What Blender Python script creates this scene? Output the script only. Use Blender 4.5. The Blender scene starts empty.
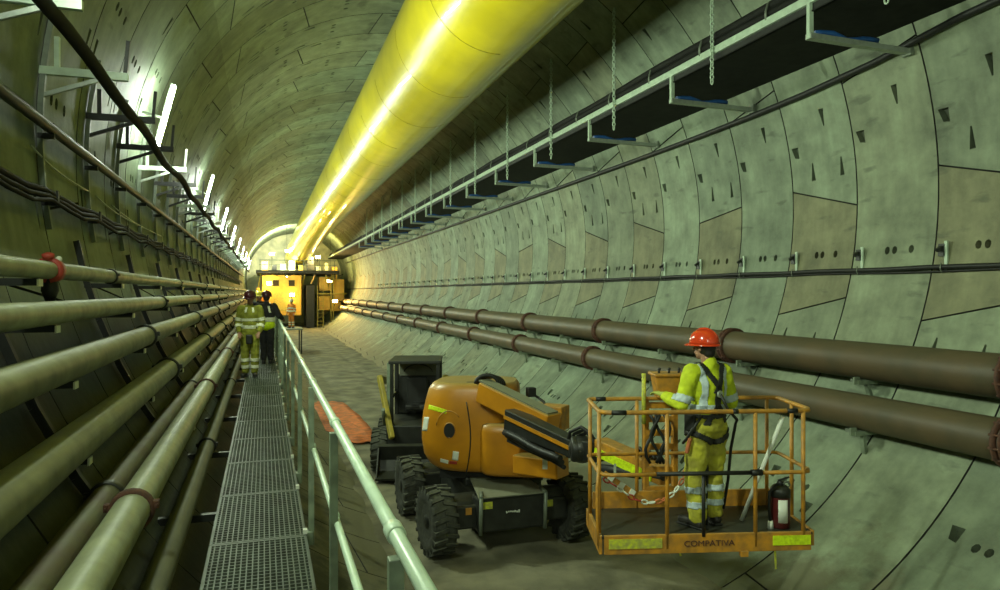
import bpy, bmesh, math, random
from mathutils import Vector, Matrix
from mathutils.geometry import delaunay_2d_cdt
random.seed(7)
R = math.radians
PI = math.pi

# ---------------------------------------------------------------- camera, world, exposure
SC = bpy.context.scene
FPX = 700.0                        # focal length in pixels of the 1000 px wide frame
EYE = 3.85                         # eye height above the tunnel floor
TH = math.atan2(236.0, FPX)        # the camera looks this far to the right of the tunnel axis
CT, ST = math.cos(TH), math.sin(TH)
cam_d = bpy.data.cameras.new('camera')
cam = bpy.data.objects.new('camera', cam_d)
SC.collection.objects.link(cam)
cam.location = (0, 0, EYE)
cam.rotation_euler = (PI / 2, 0, -TH)
cam_d.sensor_width = 36.0
cam_d.lens = 36.0 * FPX / 1000.0
cam_d.shift_y = 3.0 / 1000.0 * -1
cam_d.clip_start = 0.05
cam_d.clip_end = 400
SC.camera = cam
w = bpy.data.worlds.new('world')
SC.world = w
w.use_nodes = True
w.node_tree.nodes['Background'].inputs[0].default_value = (0.62, 0.75, 0.52, 1)
w.node_tree.nodes['Background'].inputs[1].default_value = 0.30  # dim greenish ambient fill, added to enter by the open near end
SC.view_settings.view_transform = 'Standard'
SC.view_settings.look = 'None'
SC.view_settings.gamma = 1.0
SC.view_settings.use_curve_mapping = False
SC.view_settings.exposure = 0.42
try:
    SC.cycles.use_denoising = True
    SC.cycles.max_bounces = 8
    SC.cycles.diffuse_bounces = 4
    SC.cycles.sample_clamp_indirect = 6
except Exception:
    pass
LAMP_COL = (0.84, 1.0, 0.72)
LAMP_W = 300.0
LAMP_D = [-5.6, 3.6, 12.7, 22.1, 30.5, 39, 47.5, 56, 64.5, 73, 81]
WARM_W = 230.0

# ---------------------------------------------------------------- tunnel geometry
CX, CZ, RAD = 3.7, EYE + 1.55, 5.76          # centre and radius of the bored tunnel
D_NEAR, D_FAR = -7.26, 93.0


def ring_pt(a, D, r=RAD):
    return Vector((CX + r * math.cos(a), D, CZ + r * math.sin(a)))


def wall_x(z, side=1, r=RAD):
    return CX + side * math.sqrt(max(0.0, r * r - (z - CZ) ** 2))


def cw(xc, zc, z):
    """camera-right offset, distance along the view, height -> world"""
    return Vector((xc * CT + zc * ST, -xc * ST + zc * CT, z))


def at(px, py, zc):
    """a point seen at pixel px, py at distance zc"""
    return cw((px - 500) / FPX * zc, zc, EYE - (py - 292) / FPX * zc)


# ---------------------------------------------------------------- tagging helpers
COL = SC.collection


def tag(o, label=None, cat=None, group=None, kind=None):
    if label: o['label'] = label
    if cat: o['category'] = cat
    if group: o['group'] = group
    if kind: o['kind'] = kind
    return o


def thing(name, label, cat, loc=(0, 0, 0), rz=0.0, group=None):
    o = bpy.data.objects.new(name, None)
    COL.objects.link(o)
    o.location = loc
    o.rotation_euler = (0, 0, rz)
    o.empty_display_size = 0.1
    return tag(o, label, cat, group)


def copy_tree(o, parent=None):
    c = o.copy()
    COL.objects.link(c)
    if parent is not None:
        c.parent = parent
    for ch in list(o.children):
        copy_tree(ch, c)
    return c


ORD = ['nearest', 'second nearest', 'third nearest', 'fourth nearest', 'fifth nearest', 'sixth nearest',
       'seventh nearest', 'eighth nearest', 'ninth nearest', 'tenth nearest']


# ---------------------------------------------------------------- materials
def mat(name, col, rough=0.6, metal=0.0, var=0.15, scale=6.0, bump=0.0, col2=None, dust=0.0, dustcol=(0.30, 0.31, 0.20),
        spec=0.5, emis=None, estr=0.0, coat=0.0):
    m = bpy.data.materials.new(name)
    m.use_nodes = True
    nt = m.node_tree
    b = nt.nodes['Principled BSDF']
    b.inputs['Roughness'].default_value = rough
    b.inputs['Metallic'].default_value = metal
    b.inputs['Specular IOR Level'].default_value = spec
    b.inputs['Coat Weight'].default_value = coat
    tc = nt.nodes.new('ShaderNodeTexCoord')
    n = nt.nodes.new('ShaderNodeTexNoise')
    n.inputs['Scale'].default_value = scale
    n.inputs['Detail'].default_value = 6
    nt.links.new(tc.outputs['Object'], n.inputs['Vector'])
    mix = nt.nodes.new('ShaderNodeMix')
    mix.data_type = 'RGBA'
    c2 = col2 if col2 else tuple(c * (1 - var) for c in col)
    c1 = col if col2 else tuple(min(1, c * (1 + var * 0.6)) for c in col)
    mix.inputs[6].default_value = (*c1, 1)
    mix.inputs[7].default_value = (*c2, 1)
    rp = nt.nodes.new('ShaderNodeMapRange')
    rp.inputs[1].default_value = 0.35
    rp.inputs[2].default_value = 0.65
    nt.links.new(n.outputs['Fac'], rp.inputs[0])
    nt.links.new(rp.outputs[0], mix.inputs[0])
    out = mix.outputs[2]
    if dust > 0:                                  # settled dust lies on what faces up
        g = nt.nodes.new('ShaderNodeNewGeometry')
        sp = nt.nodes.new('ShaderNodeSeparateXYZ')
        nt.links.new(g.outputs['Normal'], sp.inputs[0])
        mr = nt.nodes.new('ShaderNodeMapRange')
        mr.inputs[1].default_value = 0.2
        mr.inputs[2].default_value = 0.95
        mr.inputs[4].default_value = dust
        nt.links.new(sp.outputs['Z'], mr.inputs[0])
        m2 = nt.nodes.new('ShaderNodeMix')
        m2.data_type = 'RGBA'
        m2.inputs[7].default_value = (*dustcol, 1)
        nt.links.new(mr.outputs[0], m2.inputs[0])
        nt.links.new(out, m2.inputs[6])
        out = m2.outputs[2]
    nt.links.new(out, b.inputs['Base Color'])
    if bump > 0:
        bp = nt.nodes.new('ShaderNodeBump')
        bp.inputs['Strength'].default_value = bump
        bp.inputs['Distance'].default_value = 0.02
        n2 = nt.nodes.new('ShaderNodeTexNoise')
        n2.inputs['Scale'].default_value = scale * 4
        n2.inputs['Detail'].default_value = 8
        nt.links.new(tc.outputs['Object'], n2.inputs['Vector'])
        nt.links.new(n2.outputs['Fac'], bp.inputs['Height'])
        nt.links.new(bp.outputs[0], b.inputs['Normal'])
    if emis:
        b.inputs['Emission Color'].default_value = (*emis, 1)
        b.inputs['Emission Strength'].default_value = estr
    return m


def concrete_mat():
    m = bpy.data.materials.new('lining_concrete')
    m.use_nodes = True
    nt = m.node_tree
    b = nt.nodes['Principled BSDF']
    b.inputs['Roughness'].default_value = 0.62
    b.inputs['Specular IOR Level'].default_value = 0.35
    L = nt.links.new
    tc = nt.nodes.new('ShaderNodeTexCoord')
    at_ = nt.nodes.new('ShaderNodeAttribute')
    at_.attribute_name = 'tone'
    sp = nt.nodes.new('ShaderNodeSeparateColor')
    L(at_.outputs['Color'], sp.inputs[0])
    base = nt.nodes.new('ShaderNodeMix')         # grey-green to brown by segment
    base.data_type = 'RGBA'
    base.inputs[6].default_value = (0.238, 0.305, 0.208, 1)
    base.inputs[7].default_value = (0.225, 0.222, 0.122, 1)
    L(sp.outputs[0], base.inputs[0])
    n1 = nt.nodes.new('ShaderNodeTexNoise')
    n1.inputs['Scale'].default_value = 1.5
    n1.inputs['Detail'].default_value = 9
    n1.inputs['Roughness'].default_value = 0.65
    L(tc.outputs['Object'], n1.inputs['Vector'])
    m1 = nt.nodes.new('ShaderNodeMapRange')
    m1.inputs[1].default_value = 0.3
    m1.inputs[2].default_value = 0.7
    m1.inputs[3].default_value = 0.60
    m1.inputs[4].default_value = 1.30
    L(n1.outputs['Fac'], m1.inputs[0])
    mp = nt.nodes.new('ShaderNodeMapping')        # streaks along the ring
    mp.inputs['Scale'].default_value = (0.6, 5.0, 0.6)
    L(tc.outputs['Object'], mp.inputs[0])
    n2 = nt.nodes.new('ShaderNodeTexNoise')
    n2.inputs['Scale'].default_value = 1.5
    n2.inputs['Detail'].default_value = 5
    L(mp.outputs[0], n2.inputs['Vector'])
    m2 = nt.nodes.new('ShaderNodeMapRange')
    m2.inputs[1].default_value = 0.3
    m2.inputs[2].default_value = 0.7
    m2.inputs[3].default_value = 0.90
    m2.inputs[4].default_value = 1.08
    L(n2.outputs['Fac'], m2.inputs[0])
    mu = nt.nodes.new('ShaderNodeMath')
    mu.operation = 'MULTIPLY'
    L(m1.outputs[0], mu.inputs[0])
    L(m2.outputs[0], mu.inputs[1])
    mu2 = nt.nodes.new('ShaderNodeMath')
    mu2.operation = 'MULTIPLY'
    L(mu.outputs[0], mu2.inputs[0])
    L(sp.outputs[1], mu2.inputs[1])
    vm = nt.nodes.new('ShaderNodeVectorMath')
    vm.operation = 'SCALE'
    L(base.outputs[2], vm.inputs[0])
    L(mu2.outputs[0], vm.inputs['Scale'])
    # dried mud splashed up the invert, ragged upper edge
    px = nt.nodes.new('ShaderNodeSeparateXYZ')
    L(tc.outputs['Object'], px.inputs[0])
    nm = nt.nodes.new('ShaderNodeTexNoise')
    nm.inputs['Scale'].default_value = 1.1
    nm.inputs['Detail'].default_value = 9
    nm.inputs['Roughness'].default_value = 0.7
    L(tc.outputs['Object'], nm.inputs['Vector'])
    ma = nt.nodes.new('ShaderNodeMath')
    ma.operation = 'MULTIPLY_ADD'
    ma.inputs[1].default_value = 3.4
    ma.inputs[2].default_value = -1.2
    L(nm.outputs['Fac'], ma.inputs[0])
    su = nt.nodes.new('ShaderNodeMath')
    su.operation = 'SUBTRACT'
    L(ma.outputs[0], su.inputs[0])
    L(px.outputs['Z'], su.inputs[1])
    mm = nt.nodes.new('ShaderNodeMapRange')
    mm.inputs[1].default_value = -0.25
    mm.inputs[2].default_value = 0.25
    mm.inputs[4].default_value = 0.85
    L(su.outputs[0], mm.inputs[0])
    mud = nt.nodes.new('ShaderNodeMix')
    mud.data_type = 'RGBA'
    mud.inputs[7].default_value = (0.17, 0.165, 0.10, 1)
    L(mm.outputs[0], mud.inputs[0])
    L(vm.outputs[0], mud.inputs[6])
    # dark smears of oil and damp
    mp3 = nt.nodes.new('ShaderNodeMapping')
    mp3.inputs['Scale'].default_value = (1.0, 0.8, 2.4)
    L(tc.outputs['Object'], mp3.inputs[0])
    ns = nt.nodes.new('ShaderNodeTexNoise')
    ns.inputs['Scale'].default_value = 1.9
    ns.inputs['Detail'].default_value = 4
    L(mp3.outputs[0], ns.inputs['Vector'])
    ms = nt.nodes.new('ShaderNodeMapRange')
    ms.inputs[1].default_value = 0.62
    ms.inputs[2].default_value = 0.72
    ms.inputs[4].default_value = 0.55
    L(ns.outputs['Fac'], ms.inputs[0])
    sm = nt.nodes.new('ShaderNodeMix')
    sm.data_type = 'RGBA'
    sm.inputs[7].default_value = (0.07, 0.08, 0.055, 1)
    L(ms.outputs[0], sm.inputs[0])
    L(mud.outputs[2], sm.inputs[6])
    L(sm.outputs[2], b.inputs['Base Color'])
    bp = nt.nodes.new('ShaderNodeBump')
    bp.inputs['Strength'].default_value = 0.35
    bp.inputs['Distance'].default_value = 0.015
    n3 = nt.nodes.new('ShaderNodeTexNoise')
    n3.inputs['Scale'].default_value = 9
    n3.inputs['Detail'].default_value = 8
    L(tc.outputs['Object'], n3.inputs['Vector'])
    L(n3.outputs['Fac'], bp.inputs['Height'])
    L(bp.outputs[0], b.inputs['Normal'])
    return m


def ground_mat():
    m = mat('trodden_ground', (0.26, 0.245, 0.155), rough=0.85, scale=1.3, bump=0.9, col2=(0.11, 0.105, 0.066))
    return m


M = {}
M['concrete'] = concrete_mat()
M['joint'] = mat('joint_gasket', (0.028, 0.030, 0.024), rough=0.9)
M['ground'] = ground_mat()
M['duct'] = mat('yellow_duct_fabric', (0.80, 0.66, 0.012), rough=0.30, var=0.10, scale=1.2, spec=0.7, coat=0.5)
M['duct_seam'] = mat('duct_seam', (0.42, 0.34, 0.02), rough=0.5)
M['pipe'] = mat('grey_green_pipe', (0.20, 0.21, 0.105), rough=0.48, scale=4.5, col2=(0.10, 0.105, 0.05), spec=0.5, dust=0.35,
                dustcol=(0.36, 0.38, 0.21))
M['pipe_pale'] = mat('pale_grey_pipe', (0.29, 0.32, 0.185), rough=0.45, scale=5.5, col2=(0.155, 0.17, 0.10), dust=0.3,
                     dustcol=(0.42, 0.45, 0.28))
M['pipe_shade'] = mat('dull_olive_pipe', (0.12, 0.125, 0.06), rough=0.6, scale=3, col2=(0.09, 0.07, 0.04))  # olive darkened to paint in the shade beside the neighbouring pipe
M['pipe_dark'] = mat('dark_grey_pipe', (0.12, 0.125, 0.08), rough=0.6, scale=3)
M['pipe_brown'] = mat('brown_steel_pipe', (0.125, 0.088, 0.045), rough=0.5, scale=2.2, col2=(0.085, 0.072, 0.040), dust=0.35,
                      dustcol=(0.17, 0.16, 0.09))
M['rust'] = mat('rust', (0.12, 0.045, 0.022), rough=0.75, scale=20, col2=(0.065, 0.03, 0.02), bump=0.4)
M['redpaint'] = mat('red_paint', (0.38, 0.045, 0.025), rough=0.5, scale=15)
M['black'] = mat('black_rubber', (0.014, 0.015, 0.013), rough=0.55, var=0.3)
M['cable'] = mat('matt_black_cable_sheath', (0.014, 0.015, 0.012), rough=0.75, var=0.3, spec=0.2)
M['blacksteel'] = mat('black_steel', (0.024, 0.026, 0.022), rough=0.45, metal=0.2, var=0.3, dust=0.25, dustcol=(0.10, 0.105, 0.07))
M['galv'] = mat('galvanised_steel', (0.38, 0.43, 0.36), rough=0.4, metal=0.35, scale=14)
M['galv_dull'] = mat('dull_galvanised_steel', (0.20, 0.235, 0.18), rough=0.5, metal=0.3, scale=12)
M['grating'] = mat('dull_zinc_grating', (0.10, 0.125, 0.092), rough=0.5, metal=0.2, scale=3, col2=(0.055, 0.065, 0.045))
M['mint'] = mat('mint_painted_steel', (0.52, 0.66, 0.50), rough=0.35, scale=9, var=0.12)
M['mint_dull'] = mat('worn_painted_steel', (0.20, 0.25, 0.17), rough=0.5, scale=9, var=0.3)
M['white'] = mat('white_plate', (0.72, 0.76, 0.66), rough=0.5, var=0.08)
M['blue'] = mat('blue_cable', (0.02, 0.10, 0.33), rough=0.4)
M['orange'] = mat('orange_machine_paint', (0.60, 0.250, 0.010), rough=0.38, scale=3.0, col2=(0.48, 0.195, 0.010), dust=0.75,
                  dustcol=(0.27, 0.235, 0.085), spec=0.5)
M['cage'] = mat('scuffed_orange_paint', (0.60, 0.270, 0.020), rough=0.5, scale=11, col2=(0.34, 0.165, 0.03), dust=0.4,
                dustcol=(0.36, 0.27, 0.10))
M['yellow'] = mat('machine_yellow_paint', (0.46, 0.36, 0.045), rough=0.5, scale=9, col2=(0.30, 0.25, 0.06))
M['hivis_strip'] = mat('fluorescent_strip', (0.66, 0.86, 0.010), rough=0.5, scale=30, var=0.2)
M['strip_worn'] = mat('worn_fluorescent_strip', (0.62, 0.66, 0.03), rough=0.6, scale=26, col2=(0.36, 0.36, 0.08))
M['grey_plate'] = mat('dusty_grey_plate', (0.16, 0.17, 0.12), rough=0.6, dust=0.5, scale=6)
M['tyre'] = mat('tyre_rubber', (0.060, 0.064, 0.048), rough=0.8, scale=16, col2=(0.03, 0.032, 0.026), dust=0.3, dustcol=(0.16, 0.17, 0.11))
M['hivis'] = mat('yellow_green_workwear', (0.50, 0.60, 0.012), rough=0.8, scale=9, var=0.22, bump=0.2)
M['hivis_dirty'] = mat('soiled_yellow_workwear', (0.52, 0.50, 0.030), rough=0.85, scale=7, col2=(0.30, 0.28, 0.04), bump=0.2)
M['olive'] = mat('olive_yellow_workwear', (0.23, 0.24, 0.022), rough=0.85, scale=9, var=0.3)
M['tape'] = mat('silver_reflective_tape', (0.46, 0.56, 0.58), rough=0.4, scale=30, var=0.15)
M['tape_white'] = mat('pale_reflective_tape', (0.74, 0.76, 0.56), rough=0.45, scale=30, var=0.1)
M['skin'] = mat('skin', (0.36, 0.19, 0.115), rough=0.6, var=0.1)
M['glove'] = mat('pale_work_glove', (0.42, 0.48, 0.09), rough=0.85, scale=20)
M['hair'] = mat('dark_hair', (0.015, 0.012, 0.010), rough=0.6)
M['helmet_red'] = mat('red_orange_helmet_shell', (0.62, 0.050, 0.012), rough=0.18, var=0.05, coat=0.5)
M['helmet_maroon'] = mat('maroon_helmet_shell', (0.05, 0.008, 0.012), rough=0.3, var=0.05)
M['helmet_yellow'] = mat('yellow_helmet_shell', (0.6, 0.5, 0.05), rough=0.3, var=0.05)
M['helmet_white'] = mat('white_helmet_shell', (0.6, 0.6, 0.5), rough=0.3, var=0.05)
M['dark_cloth'] = mat('black_workwear', (0.018, 0.018, 0.018), rough=0.9, var=0.3)
M['orange_cloth'] = mat('orange_workwear', (0.62, 0.20, 0.02), rough=0.85, var=0.2)
M['boot'] = mat('black_boot_leather', (0.02, 0.018, 0.014), rough=0.5)
M['ext_red'] = mat('dark_red_cylinder', (0.075, 0.010, 0.009), rough=0.35, var=0.3)
M['orange_sheet'] = mat('orange_sheet', (0.80, 0.22, 0.06), rough=0.7, scale=5, col2=(0.42, 0.13, 0.05))  # orange plastic, also the painted orange light on the ground
M['lamp'] = mat('lit_tube', (0.9, 0.95, 0.85), emis=(0.88, 1.0, 0.84), estr=150.0)
M['lamp_warm'] = mat('lit_work_lamp', (0.9, 0.8, 0.5), emis=(1.0, 0.80, 0.30), estr=24.0)
M['lamp_white'] = mat('lit_flood_lamp', (0.9, 0.9, 0.8), emis=(0.98, 1.0, 0.78), estr=24.0)
M['gantry'] = mat('amber_painted_steel', (0.60, 0.36, 0.05), rough=0.5, scale=2)
M['cream'] = mat('cream_panel', (0.62, 0.62, 0.36), rough=0.6, scale=1.2, col2=(0.36, 0.38, 0.24))
M['glassdark'] = mat('dark_window_glass', (0.03, 0.025, 0.015), rough=0.1)


# ---------------------------------------------------------------- mesh builder
class MB:
    def __init__(s):
        s.v, s.f, s.m, s.sm = [], [], [], []

    def add(s, vs, fs, mi=0, smooth=False):
        o = len(s.v)
        s.v += [Vector(v) for v in vs]
        s.f += [tuple(i + o for i in f) for f in fs]
        s.m += [mi] * len(fs)
        s.sm += [smooth] * len(fs)
        return s

    def box(s, c, size, rot=None, mi=0, taper=1.0):
        hx, hy, hz = size[0] / 2, size[1] / 2, size[2] / 2
        vs = []
        for z, k in ((-hz, 1.0), (hz, taper)):
            for x, y in ((-hx, -hy), (hx, -hy), (hx, hy), (-hx, hy)):
                vs.append(Vector((x * k, y * k, z)))
        if rot is not None:
            vs = [rot @ v for v in vs]
        c = Vector(c)
        vs = [v + c for v in vs]
        return s.add(vs, [(3, 2, 1, 0), (4, 5, 6, 7), (0, 1, 5, 4), (1, 2, 6, 5), (2, 3, 7, 6), (3, 0, 4, 7)], mi)

    def beam(s, p0, p1, wd, ht, up=(0, 0, 1), mi=0, w1=None, h1=None):
        p0, p1 = Vector(p0), Vector(p1)
        d = (p1 - p0).normalized()
        u = Vector(up)
        x = d.cross(u)
        if x.length < 1e-4: x = d.cross(Vector((1, 0, 0)))
        x.normalize()
        z = x.cross(d)
        w1 = wd if w1 is None else w1
        h1 = ht if h1 is None else h1
        vs = []
        for p, a, b in ((p0, wd / 2, ht / 2), (p1, w1 / 2, h1 / 2)):
            for sx, sz in ((-1, -1), (1, -1), (1, 1), (-1, 1)):
                vs.append(p + x * a * sx + z * b * sz)
        return s.add(vs, [(0, 1, 2, 3), (7, 6, 5, 4), (0, 4, 5, 1), (1, 5, 6, 2), (2, 6, 7, 3), (3, 7, 4, 0)], mi)

    def tube(s, pts, r, seg=12, mi=0, cap=True, smooth=True):
        pts = [Vector(p) for p in pts]
        n = len(pts)
        rs = r if isinstance(r, (list, tuple)) else [r] * n
        prev = None
        vs = []
        for i, p in enumerate(pts):
            if i == 0: d = pts[1] - pts[0]
            elif i == n - 1: d = pts[-1] - pts[-2]
            else: d = (pts[i + 1] - pts[i]).normalized() + (pts[i] - pts[i - 1]).normalized()
            d.normalize()
            if prev is None:
                a = d.cross(Vector((0, 0, 1)))
                if a.length < 1e-3: a = d.cross(Vector((1, 0, 0)))
            else:
                a = prev - d * prev.dot(d)
            a.normalize()
            prev = a
            b = d.cross(a)
            for k in range(seg):
                t = 2 * PI * k / seg
                vs.append(p + (a * math.cos(t) + b * math.sin(t)) * rs[i])
        fs = []
        for i in range(n - 1):
            for k in range(seg):
                k2 = (k + 1) % seg
                fs.append((i * seg + k, i * seg + k2, (i + 1) * seg + k2, (i + 1) * seg + k))
        s.add(vs, fs, mi, smooth)
        if cap:
            o = len(s.v) - len(vs)
            s.f += [tuple(o + k for k in reversed(range(seg))), tuple(o + (n - 1) * seg + k for k in range(seg))]
            s.m += [mi, mi]
            s.sm += [False, False]
        return s

    def lathe(s, prof, c, axis=(0, 0, 1), seg=24, mi=0, smooth=True, sx=1.0):
        ax = Vector(axis).normalized()
        q = Vector((0, 0, 1)).rotation_difference(ax)
        c = Vector(c)
        vs = []
        for (r, h) in prof:
            for k in range(seg):
                t = 2 * PI * k / seg
                vs.append(q @ Vector((r * math.cos(t) * sx, r * math.sin(t), h)) + c)
        fs = []
        n = len(prof)
        for i in range(n - 1):
            for k in range(seg):
                k2 = (k + 1) % seg
                fs.append((i * seg + k, i * seg + k2, (i + 1) * seg + k2, (i + 1) * seg + k))
        s.add(vs, fs, mi, smooth)
        o = len(s.v) - len(vs)
        s.f += [tuple(o + k for k in reversed(range(seg))), tuple(o + (n - 1) * seg + k for k in range(seg))]
        s.m += [mi, mi]
        s.sm += [False, False]
        return s

    def ball(s, c, r, rot=None, seg=14, rings=9, mi=0):
        if not isinstance(r, (list, tuple)): r = (r, r, r)
        c = Vector(c)
        vs = [Vector((0, 0, -r[2]))]
        for i in range(1, rings):
            ph = -PI / 2 + PI * i / rings
            for k in range(seg):
                t = 2 * PI * k / seg
                vs.append(Vector((r[0] * math.cos(ph) * math.cos(t), r[1] * math.cos(ph) * math.sin(t), r[2] * math.sin(ph))))
        vs.append(Vector((0, 0, r[2])))
        if rot is not None: vs = [rot @ v for v in vs]
        vs = [v + c for v in vs]
        fs = []
        for k in range(seg):
            fs.append((0, 1 + (k + 1) % seg, 1 + k))
        for i in range(rings - 2):
            for k in range(seg):
                a = 1 + i * seg + k
                b = 1 + i * seg + (k + 1) % seg
                fs.append((a, b, b + seg, a + seg))
        last = len(vs) - 1
        o = 1 + (rings - 2) * seg
        for k in range(seg):
            fs.append((o + k, o + (k + 1) % seg, last))
        return s.add(vs, fs, mi, True)

    def prism(s, poly, dvec, mi=0):
        n = len(poly)
        d = Vector(dvec)
        vs = [Vector(p) for p in poly] + [Vector(p) + d for p in poly]
        fs = [tuple(range(n))[::-1], tuple(range(n, 2 * n))]
        fs += [(i, (i + 1) % n, n + (i + 1) % n, n + i) for i in range(n)]
        return s.add(vs, fs, mi)

    def mesh(s, name, mats):
        me = bpy.data.meshes.new(name)
        me.from_pydata([tuple(v) for v in s.v], [], s.f)
        me.polygons.foreach_set('material_index', s.m)
        me.polygons.foreach_set('use_smooth', s.sm)
        for m in mats: me.materials.append(m)
        me.update()
        return me

    def build(s, name, m, parent=None, bevel=0.0, segs=2):
        mats = m if isinstance(m, (list, tuple)) else [m]
        me = s.mesh(name, mats)
        bm = bmesh.new()
        bm.from_mesh(me)
        bmesh.ops.recalc_face_normals(bm, faces=bm.faces)
        bm.to_mesh(me)
        bm.free()
        o = bpy.data.objects.new(name, me)
        COL.objects.link(o)
        if parent is not None: o.parent = parent
        if bevel > 0:
            b = o.modifiers.new('bevel', 'BEVEL')
            b.width = bevel
            b.segments = segs
            b.limit_method = 'ANGLE'
            b.angle_limit = R(35)
        return o


def zrot(a): return Matrix.Rotation(a, 3, 'Z')


def text_on(body, size, loc, rot, m, name, parent, extrude=0.002, sx=1.0):
    cu = bpy.data.curves.new(name, 'FONT')
    cu.body = body
    cu.size = size
    cu.extrude = extrude
    cu.align_x = 'CENTER'
    cu.align_y = 'CENTER'
    tmp = bpy.data.objects.new(name, cu)
    COL.objects.link(tmp)
    dg = bpy.context.evaluated_depsgraph_get()
    me = bpy.data.meshes.new_from_object(tmp.evaluated_get(dg))
    bpy.data.objects.remove(tmp)
    me.materials.clear()
    me.materials.append(m)
    o = bpy.data.objects.new(name, me)
    COL.objects.link(o)
    o.location = loc
    o.rotation_euler = rot
    o.scale = (sx, 1, 1)
    o.parent = parent
    return o


# ---------------------------------------------------------------- lamps along the left wall
LAMP_A = R(166.0)          # where on the ring the tubes hang
for i, D in enumerate(LAMP_D):
    if D < 0:
        lab = None
    c = ring_pt(LAMP_A, D, RAD - 0.36)
    tang = Vector((-math.sin(LAMP_A), 0, math.cos(LAMP_A)))
    inward = Vector((-math.cos(LAMP_A), 0, -math.sin(LAMP_A)))
    names = {1: 'tube lamp on the left wall just outside the near edge of view', 2: 'lit tube lamp on the left wall above the second cable bracket, the nearest one showing',
             3: 'lit tube lamp on the left wall, second one along from the camera',
             4: 'lit tube lamp on the left wall, third one along from the camera',
             5: 'lit tube lamp on the left wall, fourth one along from the camera'}
    far = i > 5
    t = thing('tube_lamp', names.get(i, 'small bright tube lamp far along the left wall of the tunnel' if far else 'tube lamp on the left wall behind the viewpoint'),
              'lamp', c, 0, 'tube lamps along the left wall')
    MB().beam(-tang * 0.6 - inward * 0.05, tang * 0.6 - inward * 0.05, 0.05, 0.04, up=inward).build('housing', M['galv_dull'], t, 0.008)
    for s in (-0.045, 0.045):
        MB().tube([-tang * 0.57 + Vector((0, s, 0)), tang * 0.57 + Vector((0, s, 0))], 0.018, 8).build('lamp_tube', M['lamp'], t)
    MB().beam(-inward * 0.05, -inward * 0.355, 0.04, 0.04, up=(0, 1, 0)).build('mount', M['galv_dull'], t)
    ld = bpy.data.lights.new('tube_light', 'AREA')
    ld.shape = 'RECTANGLE'
    ld.size = 0.12
    ld.size_y = 1.15
    ld.energy = LAMP_W * (0.75 if i < 2 else 1.0)
    ld.color = LAMP_COL
    lo = bpy.data.objects.new('tube_light', ld)
    COL.objects.link(lo)
    lo.location = c + inward * 0.05
    z = -inward
    y = tang
    x = y.cross(z)
    lo.rotation_euler = Matrix((x, y, z)).transposed().to_euler()

# ---------------------------------------------------------------- the lining
W_RING = 1.5
D0 = 7.74


def ring_bounds(k):
    """segment joints of ring k: list of (angle at its near edge, angle at its far edge)"""
    step = 340.5 / 7
    b = []
    if k % 2 == 0:
        off = 21.0
        b = [off, off + step, off + 2 * step] + [off + 2 * step + 19.5 + i * step for i in range(5)]
        sl = [-1.2 if i % 2 else 1.2 for i in range(8)]
        sl[0] = 1.5
        return [(R(a + s), R(a - s)) for a, s in zip(b, sl)]
    off = 1.2
    b = [off + i * step for i in range(8)]
    sl = [-2.0] + [0.8 * (-1) ** i for i in range(6)] + [1.7]
    if k % 8 == 3: sl[0] = 1.0
    return [(R(a + s), R(a - s)) for a, s in zip(b, sl)]


def pockets(k, a0, a1):
    """dark recesses cast in a segment: polygons in (t, angle)"""
    out = []

    def poly(pts): out.append(pts)

    def oval(t, a, rt=0.032, ra=0.65):
        poly([(t + rt * math.cos(q), a + R(ra) * math.sin(q)) for q in [i * PI / 4 for i in range(8)]])

    def wedge(t, a, wt, ha, down=False, lean=0.0):
        if down: poly([(t - wt, a + ha), (t + wt, a + ha), (t + lean + 0.008, a - ha), (t + lean - 0.008, a - ha)][::-1])
        else: poly([(t - wt, a - ha), (t + wt, a - ha), (t + 0.008, a + ha), (t - 0.008, a + ha)])

    def dee(t, a):
        poly([(t - 0.05, a + R(0.9)), (t + 0.06, a + R(0.9)), (t + 0.02, a - R(1.0)), (t - 0.05, a - R(1.2))][::-1])

    A = lambda d: R(d)
    items = [('o', .27, -8.9), ('o', .47, -8.9), ('o', .56, -8.9), ('d', .89, 10.3), ('wd', .38, 15.2)]
    if k % 2:
        items += [('w', .20, 6.2), ('w', .64, 6.2), ('w', .30, -24.5), ('w', .78, -24.0), ('wd', .70, 44), ('w', .3, 60)]
    else:
        items += [('d', .14, -52.5), ('o', .30, -49.5), ('o', .50, -49.5), ('o', .60, -49.5), ('d', .80, -48.5), ('wd', .3, 40), ('w', .7, 54)]
    for base in (66, 83, 106, 122, 140, 158, 176):
        off = (k * 7) % 5
        items += [('o', .30, base + off), ('o', .42, base + off), ('o', .62, base + off), ('w', .12, base + 7 + off), ('w', .88, base + 9 + off)]
    for kind, t, d in items:
        a = R(d)
        if not (a0 + R(2.2) < a < a1 - R(2.2)): continue
        if kind == 'o': oval(t, a)
        elif kind == 'w': wedge(t, a, 0.032, R(1.6))
        elif kind == 'wd': wedge(t, a, 0.036, R(1.5), True)
        else: dee(t, a)
    return out


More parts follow.
